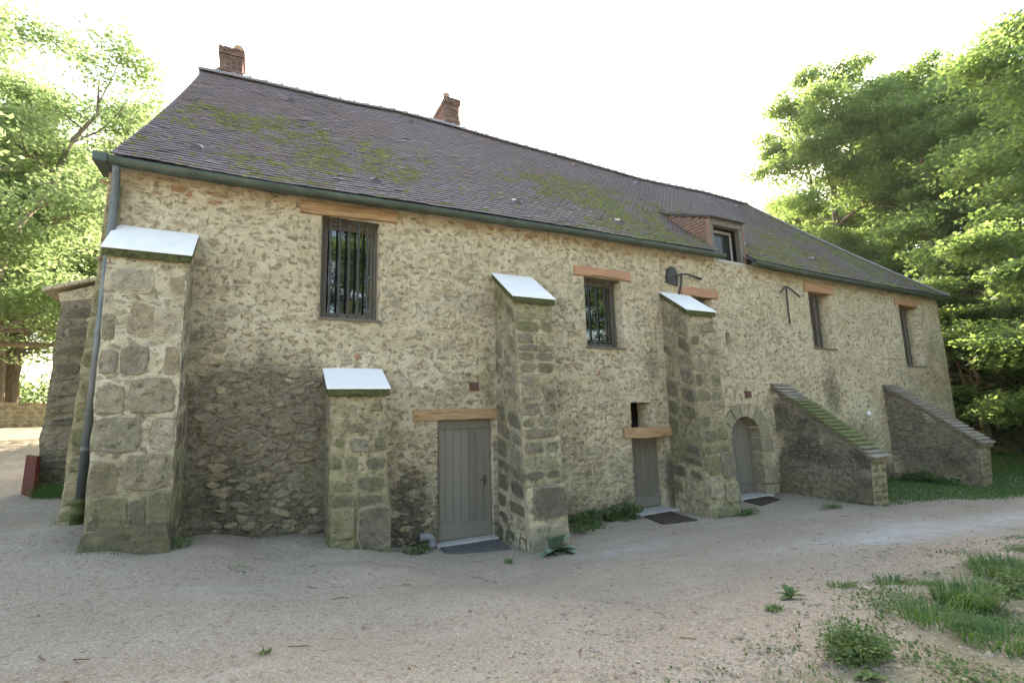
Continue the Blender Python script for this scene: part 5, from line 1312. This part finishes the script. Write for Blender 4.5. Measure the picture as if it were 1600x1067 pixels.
plant_tree('robinia', 'robinia_tree', 'feathery tree whose edge slopes down to the gable eave', -12.6, 29.0, 17, 20.0, 2.9, GL, 1.15)
plant_tree('robinia', 'robinia_tree', 'highest feathery crown against the sky at the upper left', -12.8, 27.5, 17, 22.5, 5.1, GL, 1.1)
plant_tree('robinia', 'robinia_tree', 'light green tree low behind the gable buttress', -10.5, 33.0, 17, 15.0, 1.7, GL, 1.3)
plant_tree('robinia', 'robinia_tree', 'tall bright tree partly cut by the left edge', -14.5, 20.0, 17, 20.5, 4.4, GL, 1.15)
# trees seen only mirrored in the panes, and one added unseen behind the house to shade the left of the yard
for i, (x, y, h, k, H0, lb) in enumerate(((5, -27, 20, 'maple2', 19, 'tall tree mirrored in the large barred window'), (-6, -25, 16, 'maple', 19, 'tree mirrored in the panes, across the yard from the first door'), (17, -29, 18, 'maple2', 19, 'tree on the bank across the yard from the arched door'), (28, -26, 19, 'maple', 19, 'tree on the bank across the yard from the far buttress'), (1.5, 18.5, 12.5, 'maple2', 19, 'unseen tree added behind the house to shade the path by the gable'))):
    plant_tree(k, 'maple_tree', lb, x, y, H0, h, i * 1.3, 'trees around the yard', 1.15)
# undergrowth on the hillside
r = np.random.default_rng(70); N = 900
ux = r.uniform(23, 60, N * 3); uy = r.uniform(-14, 34, N * 3)
okm = (np.hypot(ux - 0, uy + 8.5) > 25.5) & ~((ux < 26.5) & (uy < 9) & (uy > -1.5)); ux, uy = ux[okm][:N], uy[okm][:N]
C = np.stack([ux, uy, gz(ux, uy) + r.uniform(.1, 1.6, len(ux)) ** 1.0], -1)
V, F, A = leaves_np(C, r.uniform(.5, 1.1, len(ux)), 60000, .26, r, .7, .6, .6)
ob('undergrowth', mesh_np('undergrowth', V, F, A), M['leaf_d'], None, 'stuff')
r = np.random.default_rng(72); ux = r.uniform(-26, -3, 260); uy = r.uniform(25, 34, 260)
ux = ux - 2; uy = uy + 8; C = np.stack([ux, uy, gz(ux, uy) + r.uniform(.2, 2.2, 260)], -1); V, F, A = leaves_np(C, r.uniform(.6, 1.2, 260), 24000, .24, r, .7, .6, .6)
ob('thicket', mesh_np('thicket', V, F, A), M['leaf_l'], None, 'stuff')

# ------------------------------------------------------------------ grass, weeds, pebbles, litter
def blades(x, y, h, w, r, lean=.5, curl=.4, az=None):
    n = len(x); z = gz(x, y) - .01; az = r.uniform(0, 6.28, n) if az is None else az; l = h * r.uniform(.1, 1, n) * lean
    ax = np.cos(az); ay = np.sin(az); bx = -ay * w; by = ax * w
    p0 = np.stack([x, y, z], -1); mid = np.stack([x + ax * l * .35, y + ay * l * .35, z + h * .62], -1); tip = np.stack([x + ax * l, y + ay * l, z + h * (1 - curl * r.uniform(0, 1, n))], -1)
    side = np.stack([bx, by, np.zeros(n)], -1)
    V = np.stack([p0 - side, p0 + side, mid + side * .8, mid - side * .8, tip], 1).reshape(-1, 3)
    q = np.arange(n)[:, None] * 5
    F = np.vstack([q + np.array([[0, 1, 2]]), q + np.array([[0, 2, 3]]), q + np.array([[3, 2, 4]])])
    A = np.zeros((n * 5, 3)); A[:, 2] = np.repeat(np.clip(r.normal(.45, .25, n), 0, 1), 5)
    return V, F, A
r = np.random.default_rng(80)
x = r.uniform(1.5, 13, 160000); y = r.uniform(-9.0, -4.4, 160000); g = grassmask(x, y); pt = fbm(x * 1.6, y * 1.6, 91, 4)
d = sstep(.47, .68, .6 * pt + .4 * fbm(x * 5, y * 5, 93, 3) + .22 * (g - .5)) * g
k = r.random(len(x)) < d * .4; x, y, dk = x[k], y[k], d[k]
V, F, A = blades(x, y, r.uniform(.012, .045, len(x)) * (1 + .9 * dk ** 3), r.uniform(.0018, .004, len(x)), r, .8)
A[:, 2] = np.clip(A[:, 2] + .0, 0, 1)
ob('bank_grass', mesh_np('bank_grass', V, F, A), M['grass'], None, 'stuff')
x = r.uniform(12.4, 27, 120000); y = r.uniform(-5, 1.5, 120000); g = grassmask(x, y); k = (r.random(len(x)) < g * .55) & ~((x < 21.8) & (y > -.08)) & ~((x > 17.1) & (x < 18.0) & (y > -2.1)); x, y = x[k], y[k]
V, F, A = blades(x, y, r.uniform(.04, .10, len(x)), r.uniform(.004, .009, len(x)), r, .8)
ob('lawn_grass', mesh_np('lawn_grass', V, F, A), M['grass'], None, 'stuff')
# clover and creeping leaves between the grass
x = r.uniform(2.0, 11, 60000); y = r.uniform(-8.5, -4.4, 60000); g = grassmask(x, y); pt = fbm(x * 2.1, y * 2.1, 95, 4); k = r.random(len(x)) < g * sstep(.44, .66, pt) * (.5 + .5 * sstep(4.2, 5.5, x)); x, y = x[k], y[k]
C = np.stack([x, y, gz(x, y) + .015], -1); V, F, A = leaves_np(C, np.full(len(C), .035), len(C) * 3, .024, r, 1.0, .8, .4)
ob('clover', mesh_np('clover', V, F, A), M['weed'], None, 'stuff')

def tuft(label, x, y, n, rr, h, seed, mat='grass', cat='grass tuft', name='grass_tuft', w=.004):
    r = np.random.default_rng(seed); a = r.uniform(0, 6.28, n); q = rr * np.sqrt(r.random(n)) * .7; px, py = x + np.cos(a) * q, y + np.sin(a) * q
    V, F, A = blades(px, py, h * r.uniform(.4, 1.1, n), w * r.uniform(.6, 1.3, n), r, 1.5, .75, a + r.normal(0, .7, n))
    return tag(ob(name, mesh_np(name, V, F, A), M[mat]), label, cat)
def rosette(label, x, y, n, L, W, seed, el=(.15, 1.1), mat='weed', name='weed', cat='weed', tall=0.0, front=False):
    """broad leaves rising from one point: each leaf its own curved blade with a fold"""
    r = np.random.default_rng(seed); z = gz1(x, y); V = []; F = []; A = []
    t = thing(name, label, cat, (x, y, z))
    for i in range(n):
        az = i * 2.4 + r.uniform(-.3, .3); az = -math.pi * ((i + .5) / n) + r.uniform(-.15, .15) if front else az; e = r.uniform(*el); l = L * r.uniform(.7, 1.1); w = W * r.uniform(.75, 1.1); V = []; m = 5; d = np.array([math.cos(az) * math.cos(e), math.sin(az) * math.cos(e), math.sin(e)]); p = np.array([0, 0, .01 + tall * r.random()]); s = np.array([-math.sin(az), math.cos(az), 0])
        for j in range(m + 1):
            f = j / m; ww = w * (math.sin(math.pi * min(1, f * .86 + .09)) ** .8) * .5
            up = np.cross(d, s); up = up if up[2] > 0 else -up
            V += [p - s * ww + up * ww * .35, p.copy(), p + s * ww + up * ww * .35]
            d = d + np.array([0, 0, -.16]) ; d /= np.linalg.norm(d); p = p + d * l / m
        Fq = []
        for j in range(m):
            for q in (0, 1): a = j * 3 + q; Fq.append((a, a + 1, a + 4, a + 3))
        AA = np.zeros((len(V), 3)); AA[:, 2] = r.uniform(.2, .9)
        ob('leaf', mesh_np('leaf', V, Fq, AA, True), M[mat], t)
    return t
rosette('large grey-green rosette of broad leaves at the foot of the tall buttress', 4.30, -1.40, 13, .40, .23, 101, (.15, 1.25), mat='mullein', front=True, name='mullein_plant', cat='plant')
def bush(label, x, y, n, rx, ry, h, seed, size=.06, mat='weed', name='weed_clump', cat='weeds', sparse=False):
    r = np.random.default_rng(seed); k = 26; cx_ = x + r.normal(0, rx * .5, k); cy_ = y + r.normal(0, ry * .5, k); C = np.stack([cx_, np.minimum(cy_, -.06) if y > -1 else cy_, gz(cx_, cy_) + h * r.random(k) ** 1.2], -1)
    V, F, A = leaves_np(C, np.full(k, .07), n, size, r, .7, .5, .6); o = tag(ob(name, mesh_np(name, V, F, A), M[mat]), label, cat)
    if sparse: o['kind'] = 'stuff'
    return o
bush('dark leafy weeds along the wall foot, left of the narrow door', 6.05, -.22, 1500, .75, .16, .22, 102, .07)
bush('small bushy weed against the left jamb of the narrow door', 6.85, -.16, 420, .16, .1, .30, 103, .06)
bush('sparse weeds spreading over the gravel right of the large rosette', 5.35, -.62, 420, .5, .2, .08, 104, .05, sparse=True)
bush('little weeds at the foot of the mossy buttress by the arched door', 9.15, -1.12, 420, .3, .1, .09, 105, .05)
bush('low green weeds by the drain elbow', 2.25, -.55, 460, .3, .12, .06, 106, .045, sparse=True)
bush('few green sprigs in the corner right of the widest buttress', -.82, -.95, 160, .06, .1, .10, 107, .045)
bush('dark weeds at the foot of the farther raking buttress', 16.9, -.9, 900, .18, .8, .3, 108, .09, sparse=True)
bush('flat brownish weeds on the gravel before the nearer raking buttress', 10.9, -1.85, 320, .45, .1, .03, 109, .04, sparse=True)
tuft('grass tuft at the foot of the gable buttress beside the steel panel', -3.05, 2.75, 420, .42, .34, 110)
tuft('small grass tuft in front of the wide doormat', 3.25, -1.85, 60, .07, .12, 111)
tuft('lonely green sprig on the bare gravel at the lower left', .1, -4.3, 34, .05, .07, 112, 'weed', 'weed', 'weed')
tuft('short flat grass on the gravel below the wall left of the low buttress', -.12, -1.75, 130, .17, .035, 113)
bush('bright bushy weed at the bottom edge, left of the grass bank', 3.45, -6.42, 1500, .17, .13, .17, 114, .032)
tuft('bright grass clump beside the bushy weed at the bottom edge', 3.62, -6.35, 260, .22, .16, 125)
tuft('tall bending grass clump in the middle of the bank', 5.45, -6.2, 420, .30, .27, 115)
tuft('grass tuft at the edge of the gravel, end of the damp patch', 6.35, -5.2, 200, .24, .15, 116)
tuft('bright green grass mound at the right edge of the bank', 7.1, -6.0, 900, .6, .17, 117)
rosette('small round-leaved weed alone on the gravel edge', 4.45, -5.3, 12, .13, .06, 118, (.4, 1.2))
tuft('pale grass tuft left of the round-leaved weed', 4.0, -5.45, 90, .09, .08, 119)
tuft('grass tuft by the lower right corner', 4.55, -6.75, 360, .34, .15, 120)
rosette('grey-green thistle-like weed at the bottom right', 3.25, -6.62, 12, .12, .028, 121, (.2, .9))
tuft('long thin grass arching by the right bank stones', 4.55, -6.35, 160, .26, .30, 122, w=.003)
bush('leafy dark weeds near the right edge of the picture', 6.15, -6.35, 700, .3, .2, .16, 123, .06, sparse=True)
tuft('little grass tuft below the damp grey patch', 5.25, -5.3, 120, .16, .09, 124)
# pebbles
r = np.random.default_rng(90); N = 30000
x = r.uniform(-2, 9, N * 3); y = r.uniform(-8, -3.6, N * 3)
line = np.interp(x, [-2, 1.0, 2.0, 3.2, 4.5, 7, 9], [-4.4, -5.2, -5.0, -4.2, -4.6, -4.6, -4.6])
pk = np.exp(-((y - line) / .22) ** 2) * sstep(.5, 2.2, x) * .5 + sstep(.1, .9, line - y) * (.35 + .5 * sstep(.5, .62, fbm(x * 1.5, y * 1.5, 33, 3))) + .012
k = r.random(len(x)) < pk; x, y = x[k][:N], y[k][:N]; n = len(x)
base = np.array([(1, 0, 0), (.3, .95, 0), (-.8, .6, 0), (-.8, -.6, 0), (.3, -.95, 0), (.1, .1, .8)]); f = np.array([(0, 1, 5), (1, 2, 5), (2, 3, 5), (3, 4, 5), (4, 0, 5)])
sz = r.lognormal(math.log(.009), .5, n).clip(.004, .035); az = r.uniform(0, 6.28, n); ca, sa = np.cos(az), np.sin(az)
B = base[None] * sz[:, None, None] * np.stack([r.uniform(.8, 1.4, n), r.uniform(.6, 1, n), r.uniform(.5, .9, n)], -1)[:, None, :]
V = np.stack([B[..., 0] * ca[:, None] - B[..., 1] * sa[:, None] + x[:, None], B[..., 0] * sa[:, None] + B[..., 1] * ca[:, None] + y[:, None], B[..., 2] + gz(x, y)[:, None] + .0], -1).reshape(-1, 3)
A = np.zeros((n * 6, 3)); A[:, 2] = np.repeat(r.random(n), 6)
ob('pebbles', mesh_np('pebbles', V, (np.arange(n)[:, None, None] * 6 + f[None]).reshape(-1, 3), A), M['pebble'], None, 'stuff')
# thin grass and small weeds rooted where the gravel meets the stone
segs = [((-.85, -.06), (.93, -.06)), ((-.86, -.2), (-.86, -1.1)), ((-1.75, -1.22), (-.9, -1.22)), ((1.0, -.72), (1.85, -.72)), ((1.9, -.08), (2.7, -.08)), ((4.75, -.2), (4.75, -1.2)), ((4.8, -.08), (7.0, -.08)), ((8.2, -1.12), (9.15, -1.12)), ((9.2, -.1), (9.2, -1.1)), ((11.5, -.08), (11.9, -.08)), ((11.88, -.2), (11.88, -2.2)), ((11.95, -2.22), (12.5, -2.22)), ((-2.3, -.2), (-2.3, 2.5))]
px, py = [], []
for (a, b) in segs:
    L = math.hypot(b[0] - a[0], b[1] - a[1]); n = int(L * 95); u = r.random(n); u = u[r.random(n) < sstep(.4, .62, fbm(u * L * 2.5 + a[0] * 7, u * 0 + a[1], 44, 3))]
    px.append(a[0] + (b[0] - a[0]) * u + r.normal(0, .025, len(u))); py.append(a[1] + (b[1] - a[1]) * u - np.abs(r.normal(0, .03, len(u))))
px, py = np.concatenate(px), np.concatenate(py)
V, F, A = blades(px, py, r.uniform(.02, .09, len(px)), r.uniform(.002, .005, len(px)), r, 1.2, .6)
ob('wall_foot_grass', mesh_np('wall_foot_grass', V, F, A), M['grass'], None, 'stuff')
# fallen leaves and twigs
n = 900; x = r.uniform(-3, 14, n); y = r.uniform(-7.5, -.3, n); k = r.random(n) < np.clip(.25 + .5 * sstep(3, 8, x), 0, 1); x, y = x[k], y[k]
C = np.stack([x, y, gz(x, y) + .008], -1); V, F, A = leaves_np(C, np.full(len(C), .001), len(C), .035, r, 2.0, .5, .1)
ob('fallen_leaves', mesh_np('fallen_leaves', V, F, A), M['litter'], None, 'stuff')
m = MB(); rr = random.Random(91)
for i in range(70):
    x, y = rr.uniform(-2.5, 12), rr.uniform(-6, -.8); a = rr.uniform(0, 6.28); L = rr.uniform(.04, .16); z = gz1(x, y) + .006
    m.tube([(x, y, z), (x + math.cos(a) * L * .5, y + math.sin(a) * L * .5, z + .008), (x + math.cos(a + .3) * L, y + math.sin(a + .3) * L, z)], .0035, 4, False)
ob('twigs', m.mesh('twigs'), M['litter'], None, 'stuff')


# thin volume added over yard and wood to imitate backlit glare
m = MB(); m.box(-336, 336, -336, 336, -4.0, 34.0)
hz = ob('glare_haze', m.mesh('glare_haze'), None, None, 'stuff')
hm = bpy.data.materials.new('glare_haze'); hm.use_nodes = True; hn = hm.node_tree; hn.nodes.clear()
pv = hn.nodes.new('ShaderNodeVolumePrincipled'); pv.inputs['Color'].default_value = (.9, .94, 1, 1); pv.inputs['Density'].default_value = .00015; pv.inputs['Anisotropy'].default_value = .4
hz.data.materials.append(hm); q = hn.nodes.new('ShaderNodeOutputMaterial'); hn.links.new(pv.outputs[0], q.inputs['Volume'])
